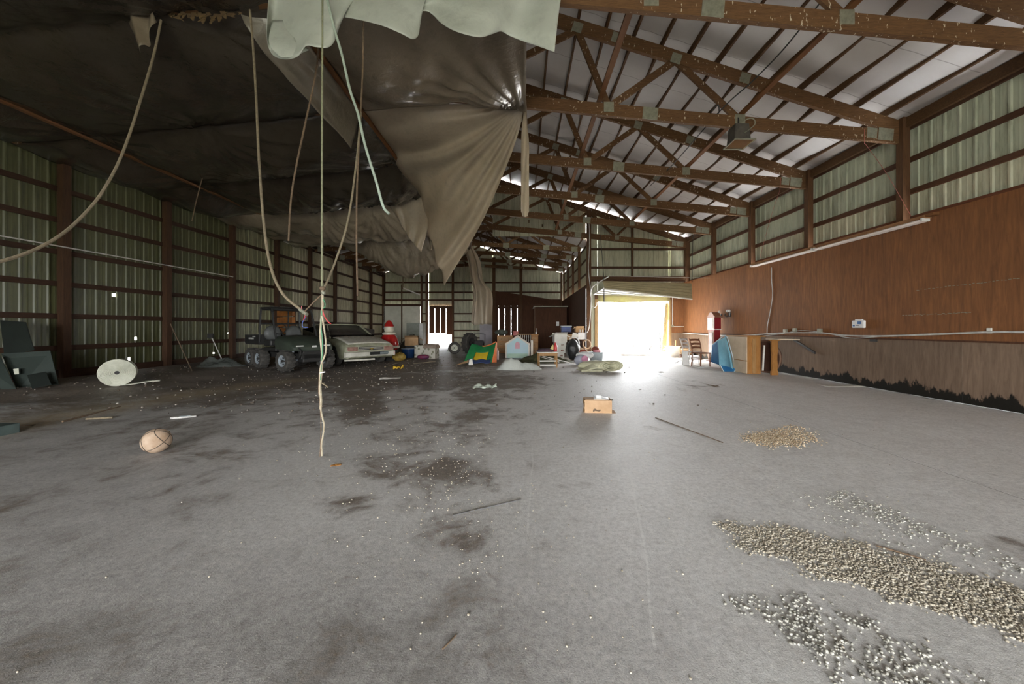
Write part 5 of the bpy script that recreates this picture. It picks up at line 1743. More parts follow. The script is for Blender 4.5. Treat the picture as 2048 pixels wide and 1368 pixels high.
# things right of the bag
tt = G(1194, 722)
tb = empty('grey_tote', (tt.x, tt.y + .2, 0), label='grey plastic tote beside the rolled carpet', cat='tote')
M_TOTE = pm('grey_tote_plastic', (.36, .40, .41), (.28, .31, .32), 4, .5)
MB().box((0, 0, .16), (.44, .34, .32), taper=1.12).build('tub', M_TOTE, tb, bevel=.015)
MB().box((0, 0, .325), (.52, .42, .03)).build('rim', M_TOTE, tb, bevel=.008)
MB().ball((0, 0, 0), (.16, .13, .12), 16, 10).build('brown_plush', pm('brown_plush', (.24, .06, .035), (.14, .04, .025), 20, .95, bump=.8, bscale=60), None, True, loc=(tt.x - .02, tt.y + .22, .44), label='brown plush ball lying in the grey tote', cat='plush toy')
MB().ball((0, 0, 0), (.16, .10, .06), 14, 8).build('pink_cloth', pm('pink_cloth', (.62, .18, .22), (.75, .4, .42), 8, .9), None, True, loc=(tt.x + .02, tt.y + .10, .38), label='pink cloth on the rim of the grey tote', cat='cloth')
q = G(1164, 731)
MB().ball((0, 0, .18), (.24, .20, .20), 20, 12).build('grey_sack', pm('grey_print_sack', (.40, .41, .46), (.30, .31, .37), 5, .8, bump=.5), None, True, loc=(q.x, q.y + .22, -.02), label='round grey printed sack left of the rolled carpet', cat='sack')
MB().ball((0, 0, 0), (.12, .05, .12), 16, 8).build('pink_toy', pm('pink_toy', (.60, .28, .38), (.48, .2, .3), 7, .7), None, True, loc=(q.x + .10, q.y + .02, .22), label='round pink toy face against the grey sack', cat='toy')
MB().ball((0, 0, .1), (.32, .2, .13), 18, 10).build('white_pillow', pm('white_pillow', (.72, .72, .70), (.58, .58, .56), 4, .85, bump=.5), None, True, loc=(q.x + .16, q.y + .42, .22), label='white pillow on top of the grey sack', cat='pillow')
MB().ball((0, 0, 0), (.15, .12, .10), 14, 9).build('red_plush', pm('red_plush', (.36, .08, .04), (.22, .05, .03), 14, .95), None, True, loc=(q.x + .14, q.y + .62, .42), label='rusty red plush behind the white pillow', cat='plush toy')
mb = MB()
mb.tube([(.15 * math.cos(a), .02 * math.sin(3 * a), .18 * math.sin(a)) for a in np.linspace(0, 2 * pi, 21)], .028, 8, caps=False)
wk = mb.build('wicker_hoop', pm('cane', (.62, .45, .30), (.42, .28, .17), 20, .7), None, True, loc=(G(1173, 718).x, 15.2, .62), label='pale cane hoop standing above the plush toys', cat='hoop')
MB().lathe([(.16, 0), (.22, .10), (.24, .22), (.22, .22), (.14, .02)], 18).build('basket', MATS['cane'], None, True, loc=(G(1168, 718).x - .1, 15.3, .22), rot=(.0, .5, 0), label='tipped cane basket behind the grey sack', cat='basket')
# rolled carpet / tarp in the light of the door
ca = empty('rolled_canvas', (G(1212, 744).x, G(1212, 744).y, 0), label='loosely rolled cream canvas lying before the big door', cat='canvas')
M_CANV = pm('cream_canvas', (.56, .54, .38), (.44, .42, .28), 5, .85)


def roll_sec(t):
    """flattened spiral, t in turns"""
    a = 2 * pi * t
    r = .05 + .062 * t
    return (r * math.cos(a) * 1.45, .158 + max(-.15, r * math.sin(a) * .66))


mb = MB()
ts = np.linspace(.1, 3.55, 90)
L_ = .62


def rollf(u, v):
    x, z = roll_sec(ts[0] + (ts[-1] - ts[0]) * u)
    sag = 1 - .18 * v
    return (.20 + x * (1 - .1 * v) + .015 * math.sin(9 * u) - .62 * v, .12 + .42 * v + .25 * x, max(.008, z * sag) + .008 * nz(u * 9, v * 4))


mb.grid(rollf, 110, 14)
mb.build('roll', M_CANV, ca, True, solid=.016)
MB().grid(lambda u, v: (lerp(-.78, -.10, u) + .06 * (1 - v), lerp(.0, .62, v), .012 + .27 * smooth(0, .7, u) * smooth(-.3, .5, v) + .015 * nz(u * 5, v * 5, 2)), 24, 14).build('loose_layer', M_CANV, ca, True, solid=.014)
MB().tube([(-.72, .0, .03), (-.4, -.01, .03), (-.1, .0, .03)], .02, 6).build('folded_edge', M_CANV, ca, True)

# dressers, crib and the like further back
dr1 = empty('oak_dresser', (G(1066, 706).x - .2, 18.2, 0), label='orange oak dresser standing behind the toy house', cat='dresser')
MB().box((.25, 0, .47), (.34, .45, .94)).build('carcass', M_OAK, dr1, bevel=.01)
MB().box((.25, 0, .955), (.42, .50, .03)).build('top', M_OAK, dr1, bevel=.006)
for z in (.2, .46, .72):
    d = MB().box((.25, -.235, z), (.28, .02, .22)).build('drawer', M_PINE, dr1, bevel=.006)
    MB().ball((.25, -.255, z), .015, 8, 6).build('knob', M_BLACKM, d, True)
cr = empty('spindle_crib', (G(1046, 706).x + .1, 18.6, 0), label='wooden crib with turned spindles behind the toy house roof', cat='crib')
for z in (.55, .96):
    MB().beam((-.36, 0, z), (.42, 0, z), .05, .05).build('rail', M_PINE, cr)
for k in range(8):
    MB().lathe([(.014, .55), (.022, .66), (.012, .74), (.022, .84), (.014, .96)], 8, Matrix.Translation((-.32 + k * .1, 0, 0))).build('spindle', M_CARDW, cr, True)
for x in (-.36, .42):
    MB().box((x, 0, .5), (.05, .05, 1.0)).build('post', M_PINE, cr)
ch = empty('oak_chest', (G(1010, 706).x, 19.2, 0), label='reddish wooden chest of drawers between tent and toy house', cat='chest')
MB().box((0, 0, .45), (.80, .45, .90)).build('carcass', M_OAK, ch, bevel=.01)
for z in (.18, .45, .72):
    d = MB().box((0, -.235, z), (.72, .02, .22)).build('drawer', M_PINE, ch, bevel=.006)
    for x in (-.2, .2): MB().ball((x, -.255, z), .018, 8, 6).build('knob', M_BLACKM, d, True)
MB().box((0, 0, .11), (.26, .20, .22)).build('red_box', pm('red_tin', (.42, .06, .05), (.55, .2, .15), 6, .5), None, loc=(G(1035, 700).x - .05, 19.0, .905 + .0), bevel=.008, label='small red box above the toy house roof', cat='box')
MB().box((0, 0, .45), (.30, .3, .9)).build('red_box_stand', M_PLYDARK, None, loc=(G(1035, 700).x - .05, 19.0, 0), label='dark stand hidden behind the toy house', cat='stand')
MB().ball((0, 0, .16), (.35, .2, .16), 14, 8).build('dark_bundle', pm('dark_bundle', (.05, .055, .04), (.10, .11, .09), 8, .8), None, True, loc=(G(1010, 706).x - .2, 19.2, .9), label='dark bundle lying on the chest of drawers', cat='bundle')
# tool chest and wheels beside the tent
wr1 = wheel(empty('spare_wheel', (G(929, 700).x, 18.4, .30), math.radians(12), label='pale rimmed spare wheel lying left of the tent', cat='wheel'), (0, 0, 0), .30, .26, 'tyre', 0, M_ROLL)
sp = empty('spare_wheel', (G(952, 700).x, 19.0, .52), math.radians(60), label='big dark tyre standing behind the play tent', cat='wheel')
wheel(sp, (0, 0, 0), .50, .34, 'tyre', 14, M_BLACKM)
hc = empty('hand_cart', (G(972, 700).x, 18.2, 0), label='black hand cart with tube handle behind the play tent', cat='cart')
MB().box((0, 0, .50), (.50, .40, .34), taper=.85).build('tub', M_BLACK, hc, bevel=.03)
MB().tube(spline([(-.45, .2, .9), (-.4, .2, .98), (.20, .2, .98), (.26, .2, .88), (.26, .1, .5)], 5), .02, 7).build('handle', M_BLACKM, hc, True)
for s in (-.2, .2): MB().box((s, 0, .17), (.05, .3, .34)).build('leg', M_BLACKM, hc)
MB().lathe([(.02, 0), (.09, .02), (.05, .10), (.03, .2), (.0, .22)], 12).build('white_ornament', M_WHITE, None, True, loc=(G(916, 700).x, 18.9, .10), label='small white ornament by the spare wheel', cat='ornament')
# bottles and blocks in front of the dresser
MB().lathe([(.07, 0), (.07, .34), (.03, .40), (.03, .46)], 12).build('pink_tube', pm('pale_pink_tube', (.66, .48, .44), None, 4, .5), None, True, loc=(G(994, 720).x, 15.0, 0), label='pale pink tube standing right of the tent', cat='tube')
MB().box((0, 0, .26), (.12, .12, .52)).build('grey_post', pm('grey_tall_box', (.45, .42, .36), None, 4, .7), None, loc=(G(990, 718).x - .05, 15.3, 0), bevel=.01, label='narrow grey box standing right of the tent', cat='box')
MB().lathe([(.035, 0), (.035, .1), (.012, .14), (.012, .30), (.0, .30)], 10).build('candle_lamp', M_WHITE, None, True, loc=(G(1066, 700).x + .05, 18.15, .975), label='small white lamp on the oak dresser', cat='lamp')
# plywood closet in the far right corner
cb = empty('plywood_closet', (1.80, 24.6, 0), label='large dark plywood closet in the far right corner', cat='closet')
MB().box((0, 0, 1.30), (2.0, 2.4, 2.6)).build('body', M_PLYDARK, cb)
MB().box((-.55, -1.21, 1.15), (.75, .03, 2.1)).build('door', M_PLYDARK, cb)
MB().box((-1.005, -.5, 1.30), (.03, 1.0, 2.56)).build('side_panel', wood_mat('worn_plywood', (.26, .15, .06), (.16, .085, .035), (3.5, 3.5, .4)), cb)
MB().box((-.02, -.1, 2.64), (2.16, 2.6, .05)).build('roof', M_GALV, cb)
MB().box((.42, -1.22, 1.55), (.18, .02, .26)).build('notice', M_WHITE, cb)
# pile by the inner wall: crates, cooler, boards
pile = empty('storage_rack', (2.25, 16.45, 0), label='dark wooden rack stacked with cartons behind the black bag', cat='rack')
for x in (-.45, .45):
    for y in (-.2, .2): MB().box((x, y, .55), (.05, .05, 1.10)).build('leg', M_PLYDARK, pile)
for z in (.35, .75, 1.08): MB().box((0, 0, z), (1.0, .50, .03)).build('shelf', M_PLYDARK, pile)
co1 = empty('blue_cooler', (1.93, 16.4, 1.10), label='blue cooler with pale lid on top of the rack', cat='cooler')
MB().box((0, 0, .12), (.44, .30, .24)).build('tub', pm('blue_cooler_plastic', (.03, .055, .17), None, 4, .45), co1, bevel=.02)
MB().box((0, 0, .26), (.48, .33, .05)).build('lid', M_TOTE, co1, bevel=.01)
carton('rack_carton', (2.50, 16.4, 1.10), (.36, .30, .20), .1, M_CARD, 'brown carton beside the blue cooler on the rack', flaps=True)
carton('rack_carton', (2.10, 16.4, .77), (.40, .34, .24), -.1, M_CARD, 'brown carton on the middle shelf of the rack', flaps=False)
MB().box((0, 0, .0), (.30, .02, .30)).build('white_board', M_WHITE, None, loc=(2.58, 16.17, .94), rot=(.0, 0, 0), label='square white board hanging on the rack', cat='board')
for dx, sd_ in ((-.06, 'left'), (.05, 'right')): MB().lathe([(.02, 0), (.02, .1), (.01, .12)], 8).build('white_bottle', M_WHITE, None, True, loc=(2.58 + dx, 16.22, 1.10), label='%s one of two small white bottles above the white board' % sd_, cat='bottle', group='bottles on the rack edge')
MB().box((0, 0, .0), (.26, .02, .22)).build('tilted_print', M_CARDW, None, loc=(2.30, 16.17, .95), rot=(.0, .3, 0), label='tilted cream print leaning on the rack', cat='print')

# left centre: tarp, cartons, tubs
m0 = G(820, 712)
heap('dark_tarp', m0.x - .10, 17.95, .95, .7, 1.28, pm('dark_brown_tarp', (.085, .070, .05), (.05, .042, .032), 4, .45, bump=.6, bscale=8), 'tall mound covered by a dark brown tarp near the far white door', 'tarp', 21, n=60, sharp=2)
fr_ = empty('white_fridge', (bx(829) * 22 / YB, 22.0, 0), label='grey sided white fridge in front of the sectional door', cat='fridge')
MB().box((0, 0, .80), (.75, .7, 1.55)).build('body', pm('grey_fridge_side', (.30, .32, .27), None, 3, .5), fr_, bevel=.02)
MB().box((.48, 0, .80), (.20, .72, 1.50)).build('door', M_WHITE, fr_, bevel=.02)
carton('brown_carton', (G(829, 712).x, 16.6, .50), (.56, .40, .36), .15, M_CARD, 'brown carton before the tarp mound above the blue tub', flaps=True)
MB().box((0, 0, .25), (.6, .5, .5)).build('carton_stand', M_BLACK, None, loc=(G(829, 712).x, 16.85, 0), label='dark crate under the brown carton by the tarp', cat='crate')
bt = empty('blue_tub', (G(821, 714).x, 16.1, 0), label='round deep blue tub beside the yellow leafy bag', cat='tub')
MB().lathe([(.22, 0), (.28, .36), (.30, .36), (.30, .40), (.26, .40), (.21, .03), (0, .03)], 26).build('shell', pm('blue_tub_plastic', (.012, .05, .16), (.01, .035, .11), 4, .35), bt, True)
mb = MB()
mb.tube([(.30 * math.cos(a), .30 * math.sin(a), .395) for a in np.linspace(0, 2 * pi, 25)], .014, 6, caps=False)
mb.build('rim', M_TOTE, bt, True)


def printed(name):
    m, nt, bs, geo, obj = base_mat(name)
    v = node(nt, 'ShaderNodeTexVoronoi')
    v.inputs['Scale'].default_value = 7
    nt.links.new(obj, v.inputs['Vector'])
    k = mth(nt, 'LESS_THAN', v.outputs['Distance'], .33)
    col = mixc(nt, k, (.52, .50, .42), (.16, .17, .10))
    n = noise_tex(nt, obj, 9, 3)
    col = mixc(nt, mth(nt, 'MULTIPLY', n, .4), col, (.35, .30, .24))
    nt.links.new(col, bs.inputs['Base Color'])
    bs.inputs['Roughness'].default_value = .7
    return m


M_FLOR = printed('floral_print')
MB().box((0, 0, .27), (.46, .42, .54)).build('floral_box', M_FLOR, None, loc=(G(842, 715).x, 16.1, 0), rot=(0, 0, .05), bevel=.01, label='floral printed box next to the blue tub', cat='box')
tk = empty('toy_chest', (G(862, 717).x, 15.7, 0), math.radians(-12), label='floral toy chest with rounded brown lid', cat='chest')
MB().box((0, 0, .22), (.50, .40, .44)).build('body', M_FLOR, tk, bevel=.008)
mb = MB()
mb.lathe([(.24, -.28), (.24, .28)], 20, Matrix.Translation((0, 0, .42)) @ Matrix.Rotation(pi / 2, 4, 'Y') @ Matrix.Rotation(0, 4, 'Z'), 1.0, 1.0)
mb.v = [(x, y, max(.43, z * .8 + .09)) for x, y, z in mb.v]
mb.build('lid', pm('shingled_lid', (.32, .25, .20), (.22, .17, .13), 10, .8), tk, True)
MB().ball((0, 0, .10), (.26, .16, .10), 14, 8).build('red_printed_bag', pm('red_print_bag', (.22, .03, .05), (.10, .03, .09), 9, .5), None, True, loc=(G(848, 718).x, 15.2, 0), label='dark red printed bag at the foot of the floral boxes', cat='bag')
mb = MB()
lf = G(795, 722)
mb.grid(lambda u, v: (.26 * math.cos(2 * pi * u) * math.sin(pi * v) * (1 + .2 * nz(u * 6, v * 6)), .15 * math.sin(2 * pi * u) * math.sin(pi * v), .17 - .17 * math.cos(pi * v) + .02 * nz(u * 9, v * 9)), 26, 16)
mb.build('yellow_bag', pm('mottled_yellow_bag', (.34, .23, .04), (.20, .12, .025), 8, .6, bump=.6), None, True, loc=(lf.x + .1, lf.y - .1, 0), label='mottled yellow bag beside the blue tub', cat='bag')
# ------------------------------------------------------------------ right side and the big door
# sectional door, open and sagging
do = empty('door_4', (5.15, YD - .3, 2.7), kind='structure')
ol = do.location
M_DPAN = wood_mat('weathered_door_boards', (.36, .30, .17), (.21, .17, .09), (.7, 8, 10))


def slab(name, pts, mat, t, parent, o):
    a = [P(*p) - o for p in pts]
    nrm = (a[1] - a[0]).cross(a[3] - a[0]).normalized() * t
    return MB().add([*a, *[p + nrm for p in a]], [(0, 1, 2, 3), (7, 6, 5, 4), (0, 4, 5, 1), (1, 5, 6, 2), (2, 6, 7, 3), (3, 7, 4, 0)]).build(name, mat, parent)


# lowest section hangs out into the room, its right end dropped
TLp, TRp, BRp, BLp = (1206, 562), (1383, 567), (1385, 598), (1209, 577)
for k in range(5):
    u0, u1 = k / 5, (k + 1) / 5 - .02
    l0 = [lerp(a, b, u0) for a, b in zip(TLp, BLp)]
    l1 = [lerp(a, b, u1) for a, b in zip(TLp, BLp)]
    r0 = [lerp(a, b, u0) for a, b in zip(TRp, BRp)]
    r1 = [lerp(a, b, u1) for a, b in zip(TRp, BRp)]
    slab('board', [(*l0, 14.7 + .10 * u0), (*r0, 14.5 + .10 * u0), (*r1, 14.5 + .10 * u1), (*l1, 14.7 + .10 * u1)], M_DPAN, .04, do, ol)
slab('edge_strip', [(1209, 577, 14.82), (1385, 597, 14.62), (1385, 599.5, 14.62), (1209, 579.5, 14.82)], M_CARDW, .05, do, ol)
# upper sections run back to the head of the opening
M_WDOOR = pm('white_door_skin', (.70, .70, .70), (.58, .58, .57), 4, .5)
for k in range(3):
    u0, u1 = k / 3, (k + 1) / 3 - .015
    f = lambda u: ((lerp(1207, 1186, u), lerp(577, 590, u), lerp(14.85, 17.0, u)), (lerp(1384, 1334, u), lerp(596, 591, u), lerp(14.7, 17.0, u)))
    (a, b), (c, d) = f(u0), f(u1)
    slab('door_panel', [a, b, d, c], M_WDOOR, .04, do, ol)
    MB().beam(P(*a) - ol - Vector((0, 0, .03)), P(*b) - ol - Vector((0, 0, .03)), .03, .04).build('rail', M_GALV, do)
MB().tube(spline([P(1181, 592, 17.0) - ol, P(1183, 578, 16.6) - ol, P(1190, 570, 15.8) - ol, P(1217, 553, 14.4) - ol], 5), .025, 7).build('track', M_WHITE, do, True)
MB().tube([P(1208, 560, 14.7) - ol, P(1201, 470, 14.7) - ol], .012, 6).build('hanger', M_BLACKM, do, True)
MB().tube([P(1384, 565, 14.5) - ol, P(1386, 470, 14.5) - ol], .012, 6).build('hanger', M_BLACKM, do, True)
MB().tube([P(1208, 578, 14.7) - ol, P(1208, 623, 14.7) - ol], .018, 6).build('pull_rope', M_BLACKM, do, True)
MB().tube([P(1217, 552, 14.6), P(1420, 556, 14.3)], .006, 5).build('steel_wire', M_COND, None, True, label='thin steel wire stretched above the open door', cat='wire')
rope('cord_loop', [(1183, 606, 16.9), (1184, 612, 16.8), (1189, 615, 16.8), (1193, 611, 16.9), (1194, 604, 17.0)], .014, M_COND, 'small white cable loop at the upper left of the big door', 'cable')
# header cloth over the opening
MB().grid(lambda u, v: (lerp(DX0 - .02, DX1 + .02, u), YD - .11 - .03 * math.sin(u * 7), lerp(DZ + .22, DZ - .12 - .03 * math.sin(u * 5), v)), 20, 6).build('header_canvas', pm('stained_canvas', (.30, .25, .13), (.36, .34, .12), 2.5, .85), None, True, solid=.01, label='stained canvas strip across the head of the big door', cat='canvas')
# leaning old boards at the right jamb
for k, (a, b, m, lab) in enumerate([((1326, 702, 17.6), (1334, 606, 17.4), M_DPAN, 'grey weathered board leaning outside the right door jamb'), ((1331, 704, 17.5), (1336, 606, 17.35), MATS['tan_lumber'], 'tan board leaning at the right door jamb')]):
    MB().beam(P(*a), P(*b), .14 - .05 * k, .04, (0, 1, 0)).build('leaning_jamb_board', m, None, label=lab, cat='board')
# threshold plank
MB().box((0, 0, .05), (1.55, .42, .10)).build('threshold_plank', pm('grey_plank', (.36, .34, .31), (.28, .26, .24), 5, .8), None, loc=(P(1276, 704, 17.0).x, 17.2, .0), rot=(0, 0, -.02), bevel=.01, label='grey plank lying in the big doorway', cat='plank')
# cartons by the right jamb
carton('white_carton', (P(1347, 700, 16.3).x, 16.4, 0), (.42, .36, .42), .2, M_CARDW, 'open white carton right of the big door', flaps=True)
carton('brown_carton', (P(1362, 700, 16.3).x + .22, 16.3, .14), (.42, .40, .22), -.15, M_CARD, 'low brown carton beside the open white one', flaps=False)
MB().box((0, 0, .065), (.5, .4, .13)).build('brown_slab', M_PLYDARK, None, loc=(P(1362, 700, 16.3).x + .22, 16.3, 0), label='flat dark boards under the low brown carton', cat='board')
MB().beam((0, 0, 0), (.02, .02, .34), .03, .03).build('wooden_stick', M_PINE, None, loc=(P(1352, 700, 16.3).x, 16.35, .40), label='short stick poking out of the white carton', cat='stick')
MB().tube([P(1351, 727, 12.9) + Vector((0, 0, .02)), P(1378, 713, 13.3)], .014, 6).build('metal_rod', M_BLACKM, None, True, label='dark metal rod propped before the ladder back chairs', cat='rod')
MB().ball((0, 0, .05), (.30, .22, .10), 16, 8).build('grey_cushion', pm('grey_cushion', (.42, .42, .44), None, 4, .9), None, True, loc=(G(1374, 716).x, 15.2, .02), label='flat grey cushion on the floor by the chairs', cat='cushion')


# ladder back chairs
def chair(loc, rz, mat, label, mat2):
    e = empty('ladderback_chair', loc, rz, label=label, cat='chair', group='ladder back chairs by the right wall')
    for s in (-1, 1):
        MB().tube(spline([(s * .20, .20, 0), (s * .20, .19, .22), (s * .20, .18, .45), (s * .205, .22, .70), (s * .21, .30, .92)], 5), .020, 8).build('back_post', mat, e, True)
        MB().tube([(s * .20, -.18, 0), (s * .20, -.18, .44)], .019, 8).build('leg', mat, e, True)
        MB().tube([(s * .20, -.18, .2), (s * .20, .19, .2)], .011, 6).build('stretcher', mat, e, True)
    MB().tube([(-.2, -.18, .26), (.2, -.18, .26)], .011, 6).build('stretcher', mat, e, True)
    MB().tube([(-.2, .19, .22), (.2, .19, .22)], .011, 6).build('stretcher', mat, e, True)
    MB().box((0, 0, .45), (.44, .42, .04)).build('seat', mat2, e, bevel=.015)
    for z, y in ((.58, .195), (.70, .22), (.83, .26)):
        MB().grid(lambda u, v: (lerp(-.2, .2, u), y + .03 * math.sin(pi * u) + .03 * v, z + .07 * v + .015 * math.sin(pi * u)), 8, 2).build('slat', mat2, e, True, solid=.012)
    return e


M_CHW = pm('white_painted_wood', (.72, .70, .68), (.55, .50, .46), 7, .5)
M_CHB = pm('red_brown_wood', (.26, .11, .06), (.16, .07, .04), 7, .5)
chair((G(1394, 732).x + .02, 13.0, 0), math.radians(35), M_CHW, 'white painted ladder back chair facing the wall', M_CHW)
chair((G(1418, 735).x - .08, 12.42, 0), math.radians(20), M_CHB, 'red brown ladder back chair next to the blue blanket', M_CHB)
MB().box((0, 0, .25), (.22, .02, .50)).build('white_panel_board', M_WHITE, None, loc=(G(1385, 732).x - .12, 12.75, .0), rot=(-.12, 0, .2), label='small white board leaning left of the white chair', cat='board')
MB().box((0, 0, .012), (.42, .30, .02)).build('white_sheet', M_WHITE, None, loc=(G(1402, 735).x, 12.1, .004), rot=(0, 0, .4), label='white sheet lying under the chairs', cat='board')
# tall clock with red side
ck = empty('tall_clock', (7.15, 13.80, 0), label='tall red sided clock with white arched front by the right wall', cat='clock')
M_CKR = pm('dark_red_paint', (.26, .012, .02), (.20, .01, .016), 4, .4)
MB().box((0, 0, .62), (.22, .44, 1.24)).build('trunk', M_CKR, ck, bevel=.008)
MB().box((0, 0, 1.46), (.24, .50, .44)).build('hood_case', M_CKR, ck, bevel=.008)
MB().box((0, 0, 1.235), (.26, .53, .03)).build('moulding', M_CHW, ck)
ar = MB()
ar.prism([(-.28, 0), (.28, 0), (.28, .06), (.20, .08), (.12, .17), (0, .21), (-.12, .17), (-.20, .08), (-.28, .06)], .26, Matrix.Translation((-.13, 0, 1.67)) @ Matrix.Rotation(pi / 2, 4, 'Z') @ Matrix.Rotation(pi / 2, 4, 'X'))
ar.build('arched_top', M_CHB, ck)
MB().box((-.125, 0, 1.46), (.02, .48, .42)).build('front_frame', M_CHW, ck)
MB().box((-.14, 0, 1.46), (.012, .34, .36)).build('dial', M_WHITE, ck)
MB().box((-.115, 0, .66), (.02, .40, 1.06)).build('trunk_door', M_CHB, ck)
MB().box((-.13, 0, .66), (.012, .28, .92)).build('glass', pm('grey_clock_glass', (.45, .46, .50), None, 3, .15), ck)
# two wall sconces
for Y, z, n, lab in ((13.95, 1.80, 1, 'black wall sconce with one white bulb nearer the clock'), (13.35, 1.81, 2, 'black wall sconce with two white bulbs right of the clock')):
    s = empty('wall_sconce', (XR, Y, z), label=lab, cat='sconce', group='sconces on the right wall')
    MB().box((-.012, 0, -.05), (.024, .06, .16)).build('back_plate', M_BLACKM, s)
    for k, dy in enumerate((-.17, .17)):
        MB().tube(spline([(-.02, 0, -.08), (-.08, dy * .5, -.12), (-.10, dy, -.08), (-.10, dy, .0)], 5), .012, 6).build('arm', M_BLACKM, s, True)
    for k in range(n):
        MB().ball((-.08, (k - (n - 1) / 2) * .13, .09), (.045, .045, .05), 10, 8).build('bulb', M_WHITE, s, True)
    MB().tube([(-.08, 0, -.10), (-.08, 0, .06)], .018, 6).build('stem', M_BLACKM, s, True)
# upended desk, blanket, round top and leg
dk = empty('upended_desk', (6.46, 10.86, 0), label='upended orange wood desk with beige back panel', cat='desk')
M_BEI = pm('beige_hardboard', (.62, .50, .36), (.50, .39, .27), 2.5, .7)
MB().box((.02, 0, .52), (.38, 1.0, 1.04)).build('carcass', M_OAK, dk, bevel=.006)
MB().box((-.185, 0, .70), (.02, 1.02, .66)).build('back_panel', M_BEI, dk)
MB().box((-.185, 0, .18), (.02, 1.02, .34)).build('back_panel', M_BEI, dk)
MB().box((.06, -.02, 1.055), (.52, 1.08, .035)).build('top_moulding', M_OAK, dk, bevel=.008)
MB().box((.02, -.505, .5), (.10, .02, .96)).build('front_stile', M_PINE, dk)
bl = empty('blue_blanket', (6.05, 11.6, 0), label='light blue blanket draped over furniture by the right wall', cat='blanket')
M_BLU = pm('light_blue_fleece', (.22, .46, .56), (.17, .38, .48), 5, .95, bump=.5, bscale=60)
M_BLUD = pm('deep_blue_fleece', (.02, .14, .30), (.015, .10, .24), 5, .95)
o = bl.location
fb = coons(along([P(1452, 673, 11.3), P(1440, 680, 11.7), P(1426, 690, 12.2)]), along([P(1470, 738, 11.0), P(1448, 733, 11.1), P(1422, 724, 11.9)]),
           along([P(1452, 673, 11.3), P(1462, 705, 11.1), P(1470, 738, 11.0)]), along([P(1426, 690, 12.2), P(1424, 706, 12.1), P(1422, 724, 11.9)]))
MB().grid(lambda u, v: fb(u, v) - o + Vector((-.05 * math.sin(u * 10 + .8) * (.3 + v), -.09 * math.sin(u * 10) * (.3 + v), 0)), 30, 24, keep=lambda u, v: u < .62).build('light_side', M_BLU, bl, True, solid=.02)
MB().grid(lambda u, v: fb(lerp(.6, 1, u), v) - o + Vector((0, .02, 0)), 12, 20).build('dark_side', M_BLUD, bl, True, solid=.02)
MB().add([P(1441, 731, 11.0) - o, P(1470, 737, 10.95) - o, P(1468, 743, 10.9) - o, P(1458, 746, 10.85) - o, P(1449, 744, 10.9) - o], [(0, 1, 2, 3, 4)]).build('turned_corner', M_BLUD, bl, solid=.02)
MB().tube(spline([P(1441, 731, 10.98) - o, P(1449, 745, 10.88) - o, P(1458, 747, 10.83) - o, P(1469, 743, 10.88) - o, P(1471, 736, 10.95) - o], 5), .012, 6).build('hem', pm('pale_hem', (.6, .72, .76), None, 5, .9), bl, True)
MB().tube(spline([P(1424, 690, 12.15) - o, P(1438, 679, 11.7) - o, P(1452, 672, 11.25) - o, P(1463, 704, 11.05) - o, P(1471, 738, 10.95) - o], 6), .012, 6).build('hem', MATS['pale_hem'], bl, True)
fu = empty('covered_table', (6.66, 11.72, 0), label='dark low table hidden under the blue blanket', cat='table')
MB().box((0, 0, .96), (.60, .50, .04)).build('top', M_PLYDARK, fu)
for x in (-.25, .25):
    for y in (-.2, .2): MB().box((x, y, .47), (.05, .05, .94)).build('leg', M_CHB, fu)
# round table top on edge
rt = empty('round_table_top', (6.98, 10.62, .47), math.radians(-72), label='round wooden table top standing on edge against the wall', cat='table')
Mx = Matrix.Rotation(pi / 2, 4, 'X')
MB().lathe([(0, -.012), (.40, -.012), (.42, -.03), (.47, -.02), (.47, .02), (.42, .03), (0, .012)], 40, Mx).build('disc', pm('dark_red_wood', (.11, .055, .035), (.07, .035, .024), 4, .45), rt, True, rot=(.08, 0, 0))
mb = MB()
mb.tube([(.45 * math.cos(a), -.02, .45 * math.sin(a)) for a in np.linspace(0, 2 * pi, 41)], .028, 8, caps=False)
mb.build('rim', pm('walnut_rim', (.22, .13, .085), (.15, .085, .055), 5, .5), rt, True, rot=(.08, 0, 0))
tl_ = empty('scalloped_leg', (6.86, 10.08, 0), math.radians(8), label='orange scalloped table leg board beside the round top', cat='table leg')
pf = [(-.10, 0), (.10, 0), (.10, .09), (.075, .14), (.085, .30), (.07, .42), (.075, .56), (.09, .66), (.09, .93), (-.09, .93), (-.09, .66), (-.075, .56), (-.07, .42), (-.085, .30), (-.075, .14), (-.10, .09)]
MB().prism(pf, .06, Matrix.Translation((0, .03, 0)) @ Mx).build('board', M_OAK, tl_, bevel=.006)
MB().box((.0, .0, .95), (.26, .12, .03)).build('cap', M_OAK, tl_)
ts_ = MB().box((0, 0, .44), (.035, .035, .70)).build('pale_stick', M_CARDW, None, loc=(P(1525, 720, 10.2).x, 10.2, .02), rot=(0, .06, 0), label='pale stick leaning in front of the round table top', cat='stick')
MB().add([(0, 0, 0), (0, .75, .32), (0, .75, .38), (0, 0, .06)], [(0, 1, 2, 3)]).build('wall_bracket', M_BLACKM, None, loc=(XR - .03, 9.45, .62), solid=.03, label='dark diagonal brace on the lower plywood behind the table', cat='brace')
MB().add([(-.50, -.1, 0), (.0, -.25, 0), (.0, .55, 0), (-.50, .4, 0)], [(0, 1, 2, 3)]).build('wall_shelf', M_BEI, None, loc=(XR - .001, 10.25, .97), solid=.03, label='beige shelf board fixed above the round table top', cat='shelf')
